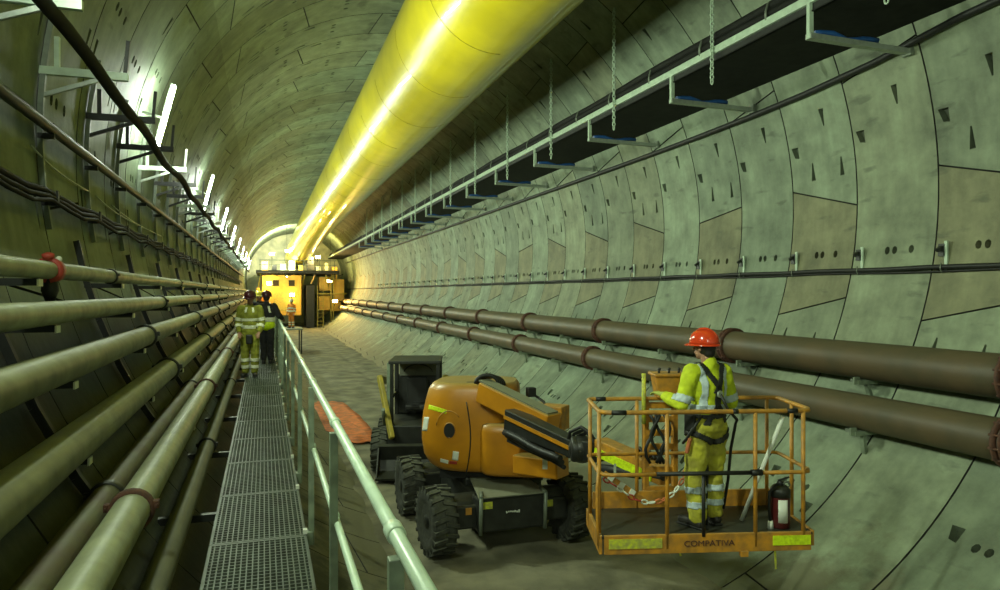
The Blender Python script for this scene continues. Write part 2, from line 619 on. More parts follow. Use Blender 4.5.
def lining(name, lo, hi, tone_scale=1.0):
    """lining panels whose middle lies between angles lo and hi (degrees)"""
    vs, fs, mi, tone = [], [], [], []
    rnd = random.Random(hash(name) % 1 + 11)
    k0 = -10
    k1 = int((D_FAR - D0) / W_RING)
    for k in range(k0, k1 + 1):
        dn = D0 + (k - 0) * W_RING
        # ring k spans dn .. dn + W (k = 0 is the ring just beyond the joint at 7.74 m)
        bd = ring_bounds(k)
        for i in range(len(bd)):
            n0, f0 = bd[i]
            if i + 1 < len(bd): n1, f1 = bd[i + 1]
            else: n1, f1 = bd[0][0] + 2 * PI, bd[0][1] + 2 * PI
            brown = rnd.random() * 0.45
            bright = 0.86 + 0.26 * rnd.random()
            if k % 2 and i == len(bd) - 1: brown = 0.9
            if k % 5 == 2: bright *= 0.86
            bright *= tone_scale
            pieces = []
            # cut where the wall / ceiling objects divide
            for sh in (-360, 0):
                A0, A1 = max(n0, f0) + R(sh), min(n1, f1) + R(sh)
                mid0, mid1 = max(min(n0, f0) + R(sh), R(lo)), min(max(n1, f1) + R(sh), R(hi))
                if mid1 - mid0 < R(1.0): continue
                full0 = (min(n0, f0) + R(sh)) >= R(lo) - 1e-6
                full1 = (max(n1, f1) + R(sh)) <= R(hi) + 1e-6
                p0 = (n0 + R(sh), f0 + R(sh)) if full0 else (R(lo), R(lo))
                p1 = (n1 + R(sh), f1 + R(sh)) if full1 else (R(hi), R(hi))
                pieces.append((p0, p1, full0, full1))
            for (pn0, pf0), (pn1, pf1), full0, full1 in pieces:
                g = 0.013
                ga = g / RAD
                e0n, e0f = (pn0 + ga, pf0 + ga) if full0 else (pn0, pf0)
                e1n, e1f = (pn1 - ga, pf1 - ga) if full1 else (pn1, pf1)
                near = -4 < k < 26
                nseg = max(2, int(abs(e1n - e0n) / R(3.0)))
                base = len(vs)
                tl, th_ = g / W_RING, 1 - g / W_RING
                holes = pockets(k, max(e0n, e0f), min(e1n, e1f)) if near else []
                P2 = []
                E2 = []
                nb = 0
                # outline, counter-clockwise in (t, angle)
                for j in range(nseg + 1): P2.append((tl, e0n + (e1n - e0n) * j / nseg))
                for j in range(nseg, -1, -1): P2.append((th_, e0f + (e1f - e0f) * j / nseg))
                nb = len(P2)
                if not holes:
                    for j in range(nseg + 1):
                        pass
                    idx = [base + q for q in range(nb)]
                    for (t, a) in P2: vs.append(ring_pt(a, dn + t * W_RING))
                    for j in range(nseg):
                        fs.append((idx[j], idx[j + 1], idx[nb - 2 - j], idx[nb - 1 - j]))
                        mi.append(0)
                        tone.append((brown, bright))
                else:
                    Q = [Vector((t * W_RING / RAD, a)) for t, a in P2]
                    edges = [(q, (q + 1) % nb) for q in range(nb)]
                    for j in range(1, nseg): edges.append((j, nb - 1 - j))
                    hp = []
                    for h in holes:
                        o = len(Q)
                        Q += [Vector((t * W_RING / RAD, a)) for t, a in h]
                        edges += [(o + q, o + (q + 1) % len(h)) for q in range(len(h))]
                        hp.append([(t * W_RING / RAD, a) for t, a in h])
                    V2, E_, F_, _, _, _ = delaunay_2d_cdt(Q, edges, [], 1, 1e-7)

                    def inside(c, pl):
                        r_ = False
                        j_ = len(pl) - 1
                        for i_ in range(len(pl)):
                            if ((pl[i_][1] > c[1]) != (pl[j_][1] > c[1])) and \
                               c[0] < (pl[j_][0] - pl[i_][0]) * (c[1] - pl[i_][1]) / (pl[j_][1] - pl[i_][1]) + pl[i_][0]:
                                r_ = not r_
                            j_ = i_
                        return r_
                    for v in V2: vs.append(ring_pt(v[1], dn + v[0] * RAD))
                    outline = [(v[0], v[1]) for v in Q[:nb]]
                    for f in F_:
                        cx = sum(V2[q][0] for q in f) / len(f)
                        cy = sum(V2[q][1] for q in f) / len(f)
                        if any(inside((cx, cy), pl) for pl in hp): continue
                        fs.append(tuple(base + q for q in f))
                        mi.append(0)
                        tone.append((brown, bright))
                    for h in holes:                       # recess walls and floor, shade painted in as a darker tone
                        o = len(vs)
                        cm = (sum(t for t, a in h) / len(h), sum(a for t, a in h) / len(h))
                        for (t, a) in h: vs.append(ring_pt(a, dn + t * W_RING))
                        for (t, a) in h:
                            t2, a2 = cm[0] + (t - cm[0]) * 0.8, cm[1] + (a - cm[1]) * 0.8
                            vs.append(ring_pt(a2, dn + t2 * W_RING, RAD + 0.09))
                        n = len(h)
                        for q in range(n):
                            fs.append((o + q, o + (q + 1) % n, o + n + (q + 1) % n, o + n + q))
                            mi.append(0)
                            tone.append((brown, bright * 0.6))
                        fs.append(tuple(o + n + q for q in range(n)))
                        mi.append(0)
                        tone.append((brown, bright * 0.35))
                # chamfered joint faces
                o = len(vs)
                for (t, a) in P2: vs.append(ring_pt(a, dn + t * W_RING))
                for (t, a) in P2:
                    t2 = t + (-0.003 if t < 0.5 else 0.003)
                    vs.append(ring_pt(a, dn + t2 * W_RING, RAD + 0.05))
                for q in range(nb):
                    q2 = (q + 1) % nb
                    fs.append((o + q, o + q2, o + nb + q2, o + nb + q))
                    mi.append(1)
                    tone.append((brown, bright * 0.8))
    # waterproof backing behind the joints
    for k in range(k0, k1 + 1):
        dn = D0 + k * W_RING
        o = len(vs)
        ns = int((hi - lo) / 6)
        for D in (dn, dn + W_RING):
            for j in range(ns + 1):
                vs.append(ring_pt(R(lo) + (R(hi) - R(lo)) * j / ns, D, RAD + 0.10))
        for j in range(ns):
            fs.append((o + j, o + j + 1, o + ns + 2 + j, o + ns + 1 + j))
            mi.append(1)
            tone.append((0.5, 0.5))
    me = bpy.data.meshes.new(name)
    me.from_pydata([tuple(v) for v in vs], [], fs)
    me.materials.append(M['concrete'])
    me.materials.append(M['joint'])
    me.polygons.foreach_set('material_index', mi)
    ca = me.color_attributes.new('tone', 'FLOAT_COLOR', 'CORNER')
    data = []
    for p, tn in zip(me.polygons, tone):
        data += [tn[0], tn[1], 0, 1] * p.loop_total
    ca.data.foreach_set('color', data)
    me.update()
    o = bpy.data.objects.new(name, me)
    COL.objects.link(o)
    tag(o, kind='structure')
    return o


lining('wall_right', -90, 38)
lining('ceiling', 38, 142)
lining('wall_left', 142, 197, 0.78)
lining('wall_left_lower', 197, 270, 0.20)      # lining behind the pipes, toned much darker

# trodden fill in the bottom of the bore
FLOOR_L, FLOOR_R = 1.25, 6.15


def ground():
    vs, fs = [], []
    nx, ny = 48, 360
    rnd = random.Random(3)
    ph = [rnd.random() * 6.28 for _ in range(12)]

    def h(x, y):
        u = (x - FLOOR_L) / (FLOOR_R - FLOOR_L)
        e = min(u, 1 - u)
        b = 0.018 * math.sin(1.7 * x + 0.6 * y + ph[0]) + 0.014 * math.sin(3.1 * x - 1.3 * y + ph[1]) + 0.010 * math.sin(5.3 * y + 1.1 * x + ph[2]) \
            + 0.008 * math.sin(7.7 * x + 3.1 * y + ph[3])
        rut = -0.035 * (math.exp(-((x - 2.6) / 0.16) ** 2) + math.exp(-((x - 4.5) / 0.16) ** 2))
        zz = b * min(1, e * 6) + rut * min(1, e * 6)
        if 8.8 < y < 13.2: zz *= 0.25
        bank = 0.05 * math.sin(0.9 * y + ph[4]) + 0.04 * math.sin(2.3 * y + ph[5]) + 0.03 * math.sin(5.1 * y + ph[6])
        t = max(0.0, 1 - e / 0.16)
        return zz - 0.005 + bank * t * t + 0.03 * t * math.sin(9 * x + 4 * y)
    for j in range(ny + 1):
        t = j / ny
        y = D_NEAR + (D_FAR - D_NEAR) * (t ** 1.5)
        for i in range(nx + 1):
            x = FLOOR_L + (FLOOR_R - FLOOR_L) * i / nx
            vs.append((x, y, h(x, y)))
    for j in range(ny):
        for i in range(nx):
            a = j * (nx + 1) + i
            fs.append((a, a + 1, a + nx + 2, a + nx + 1))
    me = bpy.data.meshes.new('floor')
    me.from_pydata(vs, [], fs)
    me.polygons.foreach_set('use_smooth', [True] * len(fs))
    me.materials.append(M['ground'])
    o = bpy.data.objects.new('floor', me)
    COL.objects.link(o)
    tag(o, kind='structure')


ground()


def long_x(px_dx, px_up, X):
    return X, EYE + px_up / px_dx * X / CT


# ---------------------------------------------------------------- yellow ventilation duct
t = thing('ventilation_duct', 'huge yellow ventilation duct running under the tunnel ceiling', 'duct', (4.12, 0, EYE + 5.81))
mb = MB()
L_, R_ = -6.5, 88.0
n = 60
pts, rs = [], []
for j in range(n * 3 + 1):
    y = L_ + (R_ - L_) * j / (n * 3)
    pts.append((0, y, 0))
    rs.append(1.333)
    pts[-1] = (-0.45 * max(0, (y - 50) / 38) ** 2, y, -1.75 * max(0, (y - 50) / 38) ** 2)
mb.tube(pts, rs, 64, cap=True)
mb.build('duct_sleeve', M['duct'], t)
for j in range(16):
    y = -3 + j * 3.1
    vs = []
    a0, a1 = R(178 + (j % 3) * 9), R(262 + (j % 4) * 12)
    m2 = MB()
    m2.tube([(1.336 * math.cos(a0 + (a1 - a0) * q / 14), y, 1.336 * math.sin(a0 + (a1 - a0) * q / 14)) for q in range(15)], 0.006, 6)
    m2.build('seam', M['duct_seam'], t)
for j in range(16):
    y = 2 + j * 5.5
    m2 = MB()
    dz = -1.75 * max(0, (y - 50) / 38) ** 2
    m2.tube([(-.25, y, 1.30 + dz), (-.25, y, math.sqrt(RAD ** 2 - 0.17 ** 2) + CZ - EYE - 5.81)], 0.012, 6)
    m2.build('hanger', M['galv_dull'], t)

# ---------------------------------------------------------------- left wall pipes
def pipeline(name, label, cat, X, Z, r, mt, couplings, cr, cm, y0=-1.0, y1=80.0, bulge=1.22, seg=20, wob=0.0):
    t = thing(name, label, cat, (X, 0, EYE + Z))
    pts = []
    n_ = 40
    for j in range(n_ + 1):
        y = y0 + (y1 - y0) * (j / n_) ** 1.6
        pts.append((wob * math.sin(j * 0.9), y, wob * math.cos(j * 1.3)))
    MB().tube(pts, r, seg).build('pipe_run', mt, t)
    for y in couplings:
        c = MB()
        c.lathe([(r * 1.02, -cr), (r * bulge * 0.97, -cr), (r * bulge, -cr * .6), (r * bulge, cr * .6), (r * bulge * 0.97, cr), (r * 1.02, cr)], (0, y, 0), (0, 1, 0), seg)
        for s_ in (-1, 1):
            c.box((s_ * r * bulge * 1.02, y, r * 0.25), (r * 0.32, cr * 1.5, r * 0.42))
            c.tube([(s_ * r * bulge * 1.08, y - cr * 1.3, r * .25), (s_ * r * bulge * 1.08, y + cr * 1.3, r * .25)], r * 0.07, 6)
        c.build('coupling', cm, t)
    return t


def D_at(X, px):                      # distance along the tunnel of a point at offset X seen at pixel column px
    zc = FPX * X / (CT * (px - 264))
    return (zc - ST * X) / CT


cl = lambda X, px, n=7, step=6.0: [D_at(X, px) + step * i for i in range(n)]
P1 = pipeline('pipeline', 'thin pale pipe, topmost of the pipes on the left wall', 'pipe', -1.50, 0.16, 0.066, M['pipe_pale'], cl(-1.5, 110), 0.03, M['blacksteel'])
P2 = pipeline('pipeline', 'pale green pipe on the left wall, second from the top, nearly level in view', 'pipe', -1.40, -0.146, 0.083, M['pipe_pale'], cl(-1.4, 160), 0.04, M['blacksteel'])
P3 = pipeline('pipeline', 'wide green-grey pipe on the left wall, third from the top', 'pipe', -1.30, -0.51, 0.112, M['pipe'], cl(-1.3, 145), 0.035, M['blacksteel'])
P4 = pipeline('pipeline', 'widest olive pipe on the left wall, fourth from the top', 'pipe', -1.22, -1.03, 0.13, M['pipe'], cl(-1.25, 165), 0.035, M['blacksteel'])
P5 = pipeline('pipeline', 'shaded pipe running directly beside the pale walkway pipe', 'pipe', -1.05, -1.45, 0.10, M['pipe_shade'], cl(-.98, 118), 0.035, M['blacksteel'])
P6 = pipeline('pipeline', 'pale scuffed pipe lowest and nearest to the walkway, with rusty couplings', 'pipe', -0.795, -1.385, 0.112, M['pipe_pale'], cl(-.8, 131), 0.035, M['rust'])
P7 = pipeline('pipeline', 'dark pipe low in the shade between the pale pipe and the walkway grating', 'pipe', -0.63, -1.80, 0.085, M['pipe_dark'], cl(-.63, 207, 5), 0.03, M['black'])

# red shut-off valve on the top pipe
yv = D_at(-1.5, 50)
t = thing('shutoff_valve', 'small red shut-off valve clamped on the topmost left pipe', 'valve', (-1.5, yv, EYE + 0.16))
MB().lathe([(0.07, -.05), (0.095, -.05), (0.095, .05), (0.07, .05)], (0, 0, 0), (0, 1, 0), 18).build('clamp', M['redpaint'], t)
MB().lathe([(0.02, 0), (0.022, .02), (0.04, .035), (0.042, .06), (0.02, .07)], (0.0, -.03, .06), (0, -.3, 1), 14).build('bonnet', M['redpaint'], t)
MB().ball((0.05, .03, .085), 0.022).build('cap', M['white'], t)
MB().lathe([(0.05, 0), (0.06, -.1), (0.03, -.18)], (0, 0.0, -.05), (0.0, 0, 1), 12).build('outlet', M['black'], t)


# pipe racks: posts against the left wall with an arm under each pipe
def rack():
    t = thing('pipe_rack', '', 'pipe rack', (0, 0, 0), 0, 'pipe racks on the left wall')
    zz = [EYE + q for q in (0.16, -.146, -.51, -1.03)]
    pts = [(wall_x(z_, -1) + 0.06, 0, z_) for z_ in (EYE + 0.55, EYE + .16, EYE - .3, EYE - .8, EYE - 1.3, EYE - 1.75)]
    p = MB()
    for a, b in zip(pts, pts[1:]): p.beam(a, b, 0.06, 0.06, up=(1, 0, 0))
    p.build('post', M['blacksteel'], t)
    for X, Z, r in ((-1.5, .16, .066), (-1.4, -.146, .083), (-1.3, -.51, .112), (-1.22, -1.03, .13), (-.795, -1.385, .112)):
        z_ = EYE + Z - r - 0.025
        a = MB()
        a.beam((wall_x(z_, -1) + 0.03, 0, z_), (X + r * .4, 0, z_), 0.05, 0.05)
        a.build('arm', M['blacksteel'], t)
        e = MB()
        e.box((X + r * .4 + .006, 0, z_ - 0.005), (0.012, 0.10, 0.05))
        e.build('end_plate', M['white'], t)
    return t


rk = rack()
for i in range(10):
    o = rk if i == 0 else copy_tree(rk)
    o.location = (0, 2.6 + 3.0 * i, 0)
    if i == 0: o['label'] = 'black pipe rack on the left wall carrying the pipes at the near left edge'
    elif i < 5: o['label'] = 'black pipe rack on the left wall, ' + ORD[i] + ' to the camera'
    else: o['label'] = 'small distant pipe rack under the pipes of the left wall'


# ---------------------------------------------------------------- left wall: brackets, cables, channels
def bracket(dark=False):
    t = thing('cable_bracket', '', 'bracket', (0, 0, 0), 0, 'cable brackets on the left wall')
    zb = EYE + 2.12
    xw = wall_x(zb, -1)
    MB().beam((xw, 0, zb), (xw + 0.76, 0, zb), 0.06, 0.075).build('arm', M['blacksteel' if dark else 'mint'], t)
    MB().beam((xw + .02, 0, zb - 0.24), (xw + 0.52, 0, zb - 0.04), 0.04, 0.04).build('brace', M['blacksteel' if dark else 'galv'], t)
    MB().beam((xw + 0.14, 0.03, zb + .02), (xw + 0.14, 0.03, zb + 0.34), 0.045, 0.045, up=(0, 1, 0)).build('upright', M['blacksteel' if dark else 'mint'], t)
    MB().beam((xw + 0.73, 0, zb), (xw + 0.76, 0, zb + 0.36), 0.035, 0.035, up=(0, 1, 0)).build('upright', M['blacksteel'], t)
    c = MB()
    zs = [EYE + 0.60 + 0.2 * i for i in range(12)]
    pts = [(wall_x(z_, -1) + 0.035, 0, z_) for z_ in zs]
    for a, b in zip(pts, pts[1:]): c.beam(a, b, 0.055, 0.05, up=(1, 0, 0))
    c.build('channel', M['galv_dull'], t)
    for z_ in (EYE + 1.56, EYE + 0.92):
        k = MB()
        k.beam((wall_x(z_, -1) + 0.02, -0.02, z_ - 0.07), (wall_x(z_, -1) + 0.16, -0.02, z_ - 0.07), 0.05, 0.05)
        k.beam((wall_x(z_, -1) + 0.15, -0.02, z_ - 0.09), (wall_x(z_, -1) + 0.15, -0.02, z_ + 0.05), 0.05, 0.02, up=(1, 0, 0))
        k.build('hook', M['blacksteel'], t)
    return t


bk, bk2 = bracket(), bracket(True)  # black copies paint in the silhouette against the lamp glare
for i in range(32):
    o = bk if i == 0 else (bk2 if i == 2 else copy_tree(bk2 if i in (3, 5, 6, 8, 9, 11, 13, 14, 16) else bk))
    D = 5.9 + 1.84 * i
    o.location = (0, D, 0)
    lb = {0: 'steel cable bracket cut by the top left corner of the view', 1: 'whitish triangular cable bracket on the left wall, the nearest seen whole',
          2: 'dark triangular cable bracket just in front of the brightest lamp glare', 3: 'dark cable bracket right below the brightest lamp glare',
          4: 'pale cable bracket with an upright end just past the lamp glare'}
    o['label'] = lb.get(i, 'small cable bracket in the dense distant row on the left wall')


def cable(name, label, pts, r, m, cat='cable', seg=10):
    o = MB().tube(pts, r, seg).build(name, m)
    tag(o, label, cat)
    return o


rn = random.Random(5)
pts = []
for j in range(0, 120):
    y = 2.0 + j * 0.62
    z_ = EYE + 2.02 + 0.035 * math.sin(j * 1.05)
    pts.append((-1.46 + 0.02 * math.sin(j * 0.7), y, z_ + 0.03))
cable('power_cable', 'thick dark cable slung over the brackets high on the left wall', pts, 0.055, M['cable'])
pts = [(wall_x(EYE + 1.56, -1) + 0.13, 1.5 + j * 2.4, EYE + 1.56) for j in range(32)]
cable('conduit', 'long straight dark conduit along the left wall below the brackets', pts, 0.052, M['blacksteel'], 'conduit')
for q in range(3):
    pts = []
    for j in range(110):
        y = 1.5 + j * 0.6
        sag = 0.05 * abs(math.sin(PI * (y - 5.9) / 1.84 + q * .1))
        z_ = EYE + 0.96 - 0.045 * q - sag * (1 + q * .4) + 0.012 * rn.random()
        pts.append((wall_x(z_, -1) + 0.10 + 0.025 * q, y, z_))
    cable('sagging_cable', ['upper', 'middle', 'lower'][q] + ' strand of the sagging black cable bundle on the left wall', pts, 0.030 - 0.005 * q, M['cable'], seg=8)
# loose thin wires between the conduit and the bundle
for q, (a, b) in enumerate((((28, 145), (88, 192)), ((94, 196), (140, 226)), ((110, 205), (160, 236)))):
    pa, pb = [], []
    for j in range(9):
        s_ = j / 8
        px, py = a[0] + (b[0] - a[0]) * s_, a[1] + (b[1] - a[1]) * s_
        zr = (292 - py) / (264 - px) / CT
        # wall offset on this line
        A_, B_, C_ = 1 + zr * zr, 7.4 - 3.1 * zr, 13.69 + 2.4 - 33.18
        X_ = (-B_ + math.sqrt(B_ * B_ - 4 * A_ * C_)) / (2 * A_) - 0.03
        Z_ = zr * X_ - 0.05 * math.sin(PI * s_)
        pa.append((-X_ + 0.02, D_at(-X_, px), EYE + Z_))
    cable('thin_wire', ['pale thin wire drooping between the first two wall channels', 'pale thin wire past the second wall channel of the left wall',
                        'thin wire above the black bundle near the third wall channel'][q], pa, 0.010, M['galv'], 'wire', 6)

# ---------------------------------------------------------------- walkway
WZ = EYE - 1.80
WX0, WX1 = -0.37, 0.30


def grating():
    t = thing('grating_panel', '', 'grating', (0, 0, WZ), 0, 'grating panels of the walkway')
    w_, l_ = WX1 - WX0 - 0.01, 1.24
    cx = (WX0 + WX1) / 2
    m_ = MB()
    nb_ = 19
    for i in range(nb_):
        x = cx - w_ / 2 + w_ * i / (nb_ - 1)
        m_.box((x, l_ / 2, -0.014), (0.009, l_, 0.028))
    for j in range(24):
        y = l_ * j / 23
        m_.box((cx, y, -0.010), (w_, 0.011, 0.020))
    m_.build('bar_mesh', M['grating'], t)
    f = MB()
    for y in (0.012, l_ - 0.012): f.box((cx, y, -0.015), (w_, 0.024, 0.034))
    for x in (WX0 + 0.015, WX1 - 0.015): f.box((x, l_ / 2, -0.015), (0.012, l_, 0.036))
    f.build('edge_frame', M['grating'], t)
    c = MB()
    c.box((WX1 - 0.01, 0.04, 0.018), (0.03, 0.05, 0.03))
    c.build('clip', M['white'], t)
    return t


gp = grating()
for i in range(40):
    o = gp if i == 0 else copy_tree(gp)
    o.location = (0, 1.62 + 1.25 * i, WZ)
    if i < 2: o['label'] = ['walkway grating panel under the bottom edge of the view, nearest the camera', 'walkway grating panel at the bottom of the view, coarse mesh of square holes'][i]
    elif i < 9: o['label'] = 'steel walkway grating panel, ' + ORD[i] + ' to the camera'
    elif i < 11: o['label'] = ['walkway grating panel just in front of the olive-clad worker', 'walkway grating panel under the boots of the olive-clad worker'][i - 9]
    else: o['label'] = 'distant walkway grating panel beyond the workers on the walkway'
t = thing('walkway_frame', 'dark steel frame on legs carrying the walkway grating', 'frame', (0, 0, 0))
MB().beam((WX0 + .03, 0, WZ - .09), (WX0 + .03, 55, WZ - .09), 0.05, 0.11).build('stringer', M['blacksteel'], t)
MB().beam((WX1 - .02, 0, WZ - .09), (WX1 - .02, 55, WZ - .09), 0.05, 0.11).build('stringer', M['blacksteel'], t)
for j in range(22):
    y = 1.62 + 2.5 * j
    MB().beam((wall_x(WZ - .17, -1), y, WZ - .17), (WX1, y, WZ - .17), 0.06, 0.06).build('crossbeam', M['blacksteel'], t)
    zl = CZ - math.sqrt(RAD ** 2 - (WX1 - .05 - CX) ** 2)
    MB().beam((WX1 - .05, y, zl - .01), (WX1 - .05, y, WZ - .14), 0.06, 0.06, up=(0, 1, 0)).build('leg', M['blacksteel'], t)

t = thing('handrail', 'pale mint tubular handrail along the right edge of the walkway', 'handrail', (0.353, 0, WZ))
MB().tube([(0.008, 0.6 + j * 2.6, 1.1) for j in range(19)], 0.0225, 16).build('top_rail', M['mint'], t)
MB().tube([(0.008, 0.6 + j * 2.6, 0.60) for j in range(19)], 0.019, 12).build('mid_rail', M['mint'], t)
y = D_at(0.35, 399)
for j in range(26):
    yy = y + 1.80 * j
    m_ = MB()
    m_.beam((-0.012, yy, -0.12), (-0.012, yy, 1.075), 0.042, 0.042, up=(0, 1, 0))
    m_.box((-0.03, yy, -0.06), (0.05, 0.09, 0.10))
    p_ = m_.build('post', M['mint_dull'], t, 0.004)
    MB().lathe([(0.024, -.035), (0.029, -.033), (0.029, .033), (0.024, .035)], (0.008, yy + 0.13, 1.1), (0, 1, 0), 16).build('collar', M['mint'], t)
    MB().lathe([(0.020, -.025), (0.025, -.023), (0.025, .023), (0.020, .025)], (0.008, yy + 0.13, 0.60), (0, 1, 0), 12).build('collar', M['mint'], t)

# ---------------------------------------------------------------- right wall pipes
fl = lambda X, px: [D_at(X, px) + 5.4 * i for i in range(-1, 14)]


def flanged(label, X, Z, r, ys):
    t = thing('pipeline', label, 'pipe', (X, 0, EYE + Z))
    MB().tube([(0, -3, 0), (0, 20, 0), (0, 50, 0), (0, 84, 0)], r, 32).build('pipe_run', M['pipe_brown'], t)
    for i, y in enumerate(ys):
        f = MB()
        for s_ in (-1, 1):
            f.lathe([(r, -.02), (r + .06, -.02), (r + .06, .02), (r, .02)], (0, y + s_ * .045, 0), (0, 1, 0), 32)
        for q in range(12):
            a = q * PI / 6 + .2
            f.tube([((r + .045) * math.cos(a), y - .09, (r + .045) * math.sin(a)), ((r + .045) * math.cos(a), y + .09, (r + .045) * math.sin(a))], 0.016, 6)
        f.build('flange', M['rust'] if i else M['redpaint'], t)
    return t


Y1 = D_at(8.48, 733) - 0.0
flanged('upper of the two big brown pipes along the right wall', 8.47, -1.02, 0.275, [Y1 + 5.35 * i for i in range(-2, 13)])
flanged('lower of the two big brown pipes along the right wall', 8.03, -1.70, 0.25, [Y1 - .25 + 5.35 * i for i in range(-2, 13)])


def saddle(X, Z, r, nm):
    t = thing('pipe_saddle', '', 'pipe support', (0, 0, 0), 0, nm)
    zz = EYE + Z - r
    xw = wall_x(zz - 0.08, 1)
    MB().beam((X - r * 0.9, 0, zz - 0.03), (xw, 0, zz - 0.03), 0.10, 0.06).build('arm', M['mint_dull'], t)
    MB().beam((X - r * .9, .0, zz + .05), (X - r * .9, 0, zz - .06), 0.10, 0.03, up=(0, 1, 0)).build('lip', M['mint_dull'], t)
    zz2 = zz - 0.32
    MB().beam((X - r * .2, 0, zz - 0.06), (wall_x(zz2, 1), 0, zz2), 0.07, 0.05).build('brace', M['mint_dull'], t)
    MB().box((X + r * .3, 0.16, zz - 0.02), (0.34, 0.22, 0.05), Matrix.Rotation(-.1, 3, 'Y')).build('pad', M['galv_dull'], t)
    return t


for (X, Z, r, nm) in ((8.47, -1.02, .275, 'upper'), (8.03, -1.70, .25, 'lower')):
    s0 = saddle(X, Z, r, 'saddles under the ' + nm + ' brown pipe')
    for i in range(14):
        o = s0 if i == 0 else copy_tree(s0)
        o.location = (0, 8.05 + 2.68 * i - (0.35 if nm == 'lower' else 0), 0)
        if i < 5: o['label'] = 'greenish saddle bracket under the ' + nm + ' brown pipe, ' + ORD[i] + ' to the camera'
        else: o['label'] = 'distant saddle bracket under the ' + nm + ' brown pipe'

# hooked black hose end on the upper pipe beside the worker's helmet
# ---------------------------------------------------------------- cable on the right wall with its hooks
zc_ = EYE + 0.36
pts = [(wall_x(zc_, 1) - 0.07, -2 + j * 0.75, zc_ + 0.008 * math.sin(j * 2.1)) for j in range(115)]
cable('wall_cable', 'black cable along the middle of the right wall', pts, 0.036, M['black'])
pts = [(wall_x(zc_, 1) - 0.05, -2 + j * 0.75, zc_ - 0.055 + 0.010 * math.sin(j * 1.3)) for j in range(115)]
cable('wall_cable', 'thinner black cable right beneath the long cable of the right wall', pts, 0.018, M['black'], seg=6)


def hook():
    t = thing('cable_hook', '', 'hook', (0, 0, 0), 0, 'cable hooks on the right wall')
    xw = wall_x(EYE + .5, 1)
    MB().beam((xw - .025, 0, EYE + 0.31), (xw - .028, 0, EYE + 0.74), 0.045, 0.03, up=(1, 0, 0)).build('back_plate', M['mint'], t)
    m_ = MB()
    m_.beam((xw - .03, 0.06, EYE + .66), (xw - 0.13, 0.06, EYE + .60), 0.05, 0.05)
    m_.beam((xw - .04, 0.06, EYE + .70), (xw - 0.05, 0.06, EYE + .52), 0.09, 0.03, up=(1, 0, 0))
    m_.build('clip', M['blacksteel'], t)
    m_ = MB()
    m_.tube([(xw - .04, 0, EYE + .30), (xw - .12, 0, EYE + .28), (xw - .145, 0, EYE + .34), (xw - .13, 0, EYE + .42)], 0.009, 6)
    m_.build('strap', M['galv_dull'], t)
    return t


hk = hook()
for i in range(36):
    o = hk if i == 0 else copy_tree(hk)
    o.location = (0, D0 - 0.22 + W_RING * i, 0)
    if i < 8: o['label'] = 'pale hook plate on the black right-wall cable, ' + ORD[i] + ' to the camera'
    else: o['label'] = 'small distant hook plate along the cable of the right wall'

# ---------------------------------------------------------------- hanging cable tray on the right
TZ = EYE + 4.10
t = thing('cable_tray', 'wide dark cable tray hung high beside the right wall', 'cable tray', (0, 0, 0))
XA, XB = 7.25, 9.0
m_ = MB()
m_.box((XA - .01, 38, TZ - .005), (0.06, 96, 0.12))
m_.build('edge_rail', M['mint'], t, 0.008)
m_ = MB()
m_.box(((XA + XB) / 2, 38, TZ - 0.17), (XB - XA, 96, 0.02))
m_.build('tray_bed', M['cable'], t)
m_ = MB()
m_.box((XA + .03, 38, TZ - .10), (0.03, 96, 0.16))
m_.build('side_plate', M['black'], t)
for q, (dx, dz, r) in enumerate(((0.04, 0.13, 0.075), (0.19, 0.12, 0.07), (0.08, 0.27, 0.075), (0.32, 0.08, 0.06), (0.5, -0.06, 0.07), (0.75, -0.07, 0.07), (1.0, -.06, .08))):
    pts = [(XA + dx + 0.012 * math.sin(j * .8 + q), -6 + j * 1.5, TZ + dz + 0.015 * math.sin(j * 1.9 + q * 2)) for j in range(61)]
    MB().tube(pts, r, 8).build('cable_run', M['cable'], t)
for j in range(28):
    y = D_at(7.2, 765) + 1.7 * j
    m_ = MB()
    m_.tube([(XA - .03, y, TZ + .02), (XA - .035, y, TZ + .16), (XA + .0, y, TZ + .28), (XA + .10, y, TZ + .33), (XA + .16, y, TZ + .28)], 0.020, 8)
    m_.build('clamp', M['galv_dull'], t)


def tray_bracket():
    t = thing('tray_bracket', '', 'bracket', (0, 0, 0), 0, 'brackets under the cable tray')
    zb = EYE + 3.58
    xw = wall_x(zb, 1)
    MB().beam((XA + .0, 0, TZ - .05), (XA + .0, 0, zb - .035), 0.07, 0.06, up=(0, 1, 0)).build('drop_post', M['mint'], t)
    m_ = MB()
    m_.beam((XA - .03, -.04, zb), (xw, -.04, zb - .02), 0.03, 0.075)
    m_.beam((XA - .03, .04, zb), (xw, .04, zb - .02), 0.03, 0.075)
    m_.beam((XA - .03, 0, zb - .03), (xw, 0, zb - .05), 0.09, 0.012)
    m_.build('arm', M['galv'], t)
    MB().box((xw - 0.04, 0, zb), (0.06, 0.16, 0.16)).build('wall_plate', M['galv_dull'], t)
    pts = [(XA + .1 + .14 * j, .0 + .02 * math.sin(j * 2), zb + .06 + .03 * math.sin(j * 1.1)) for j in range(9)]
    MB().tube(pts, 0.04, 8).build('blue_hose', M['blue'], t)
    return t


tb = tray_bracket()
yb = D_at(7.25, 810)
for i in range(15):
    o = tb if i == 0 else copy_tree(tb)
    o.location = (0, yb + 3.5 * i, 0)
    if i < 8: o['label'] = 'pale L-shaped bracket under the cable tray, ' + ORD[i] + ' to the camera'
    else: o['label'] = 'small distant bracket under the hanging cable tray'


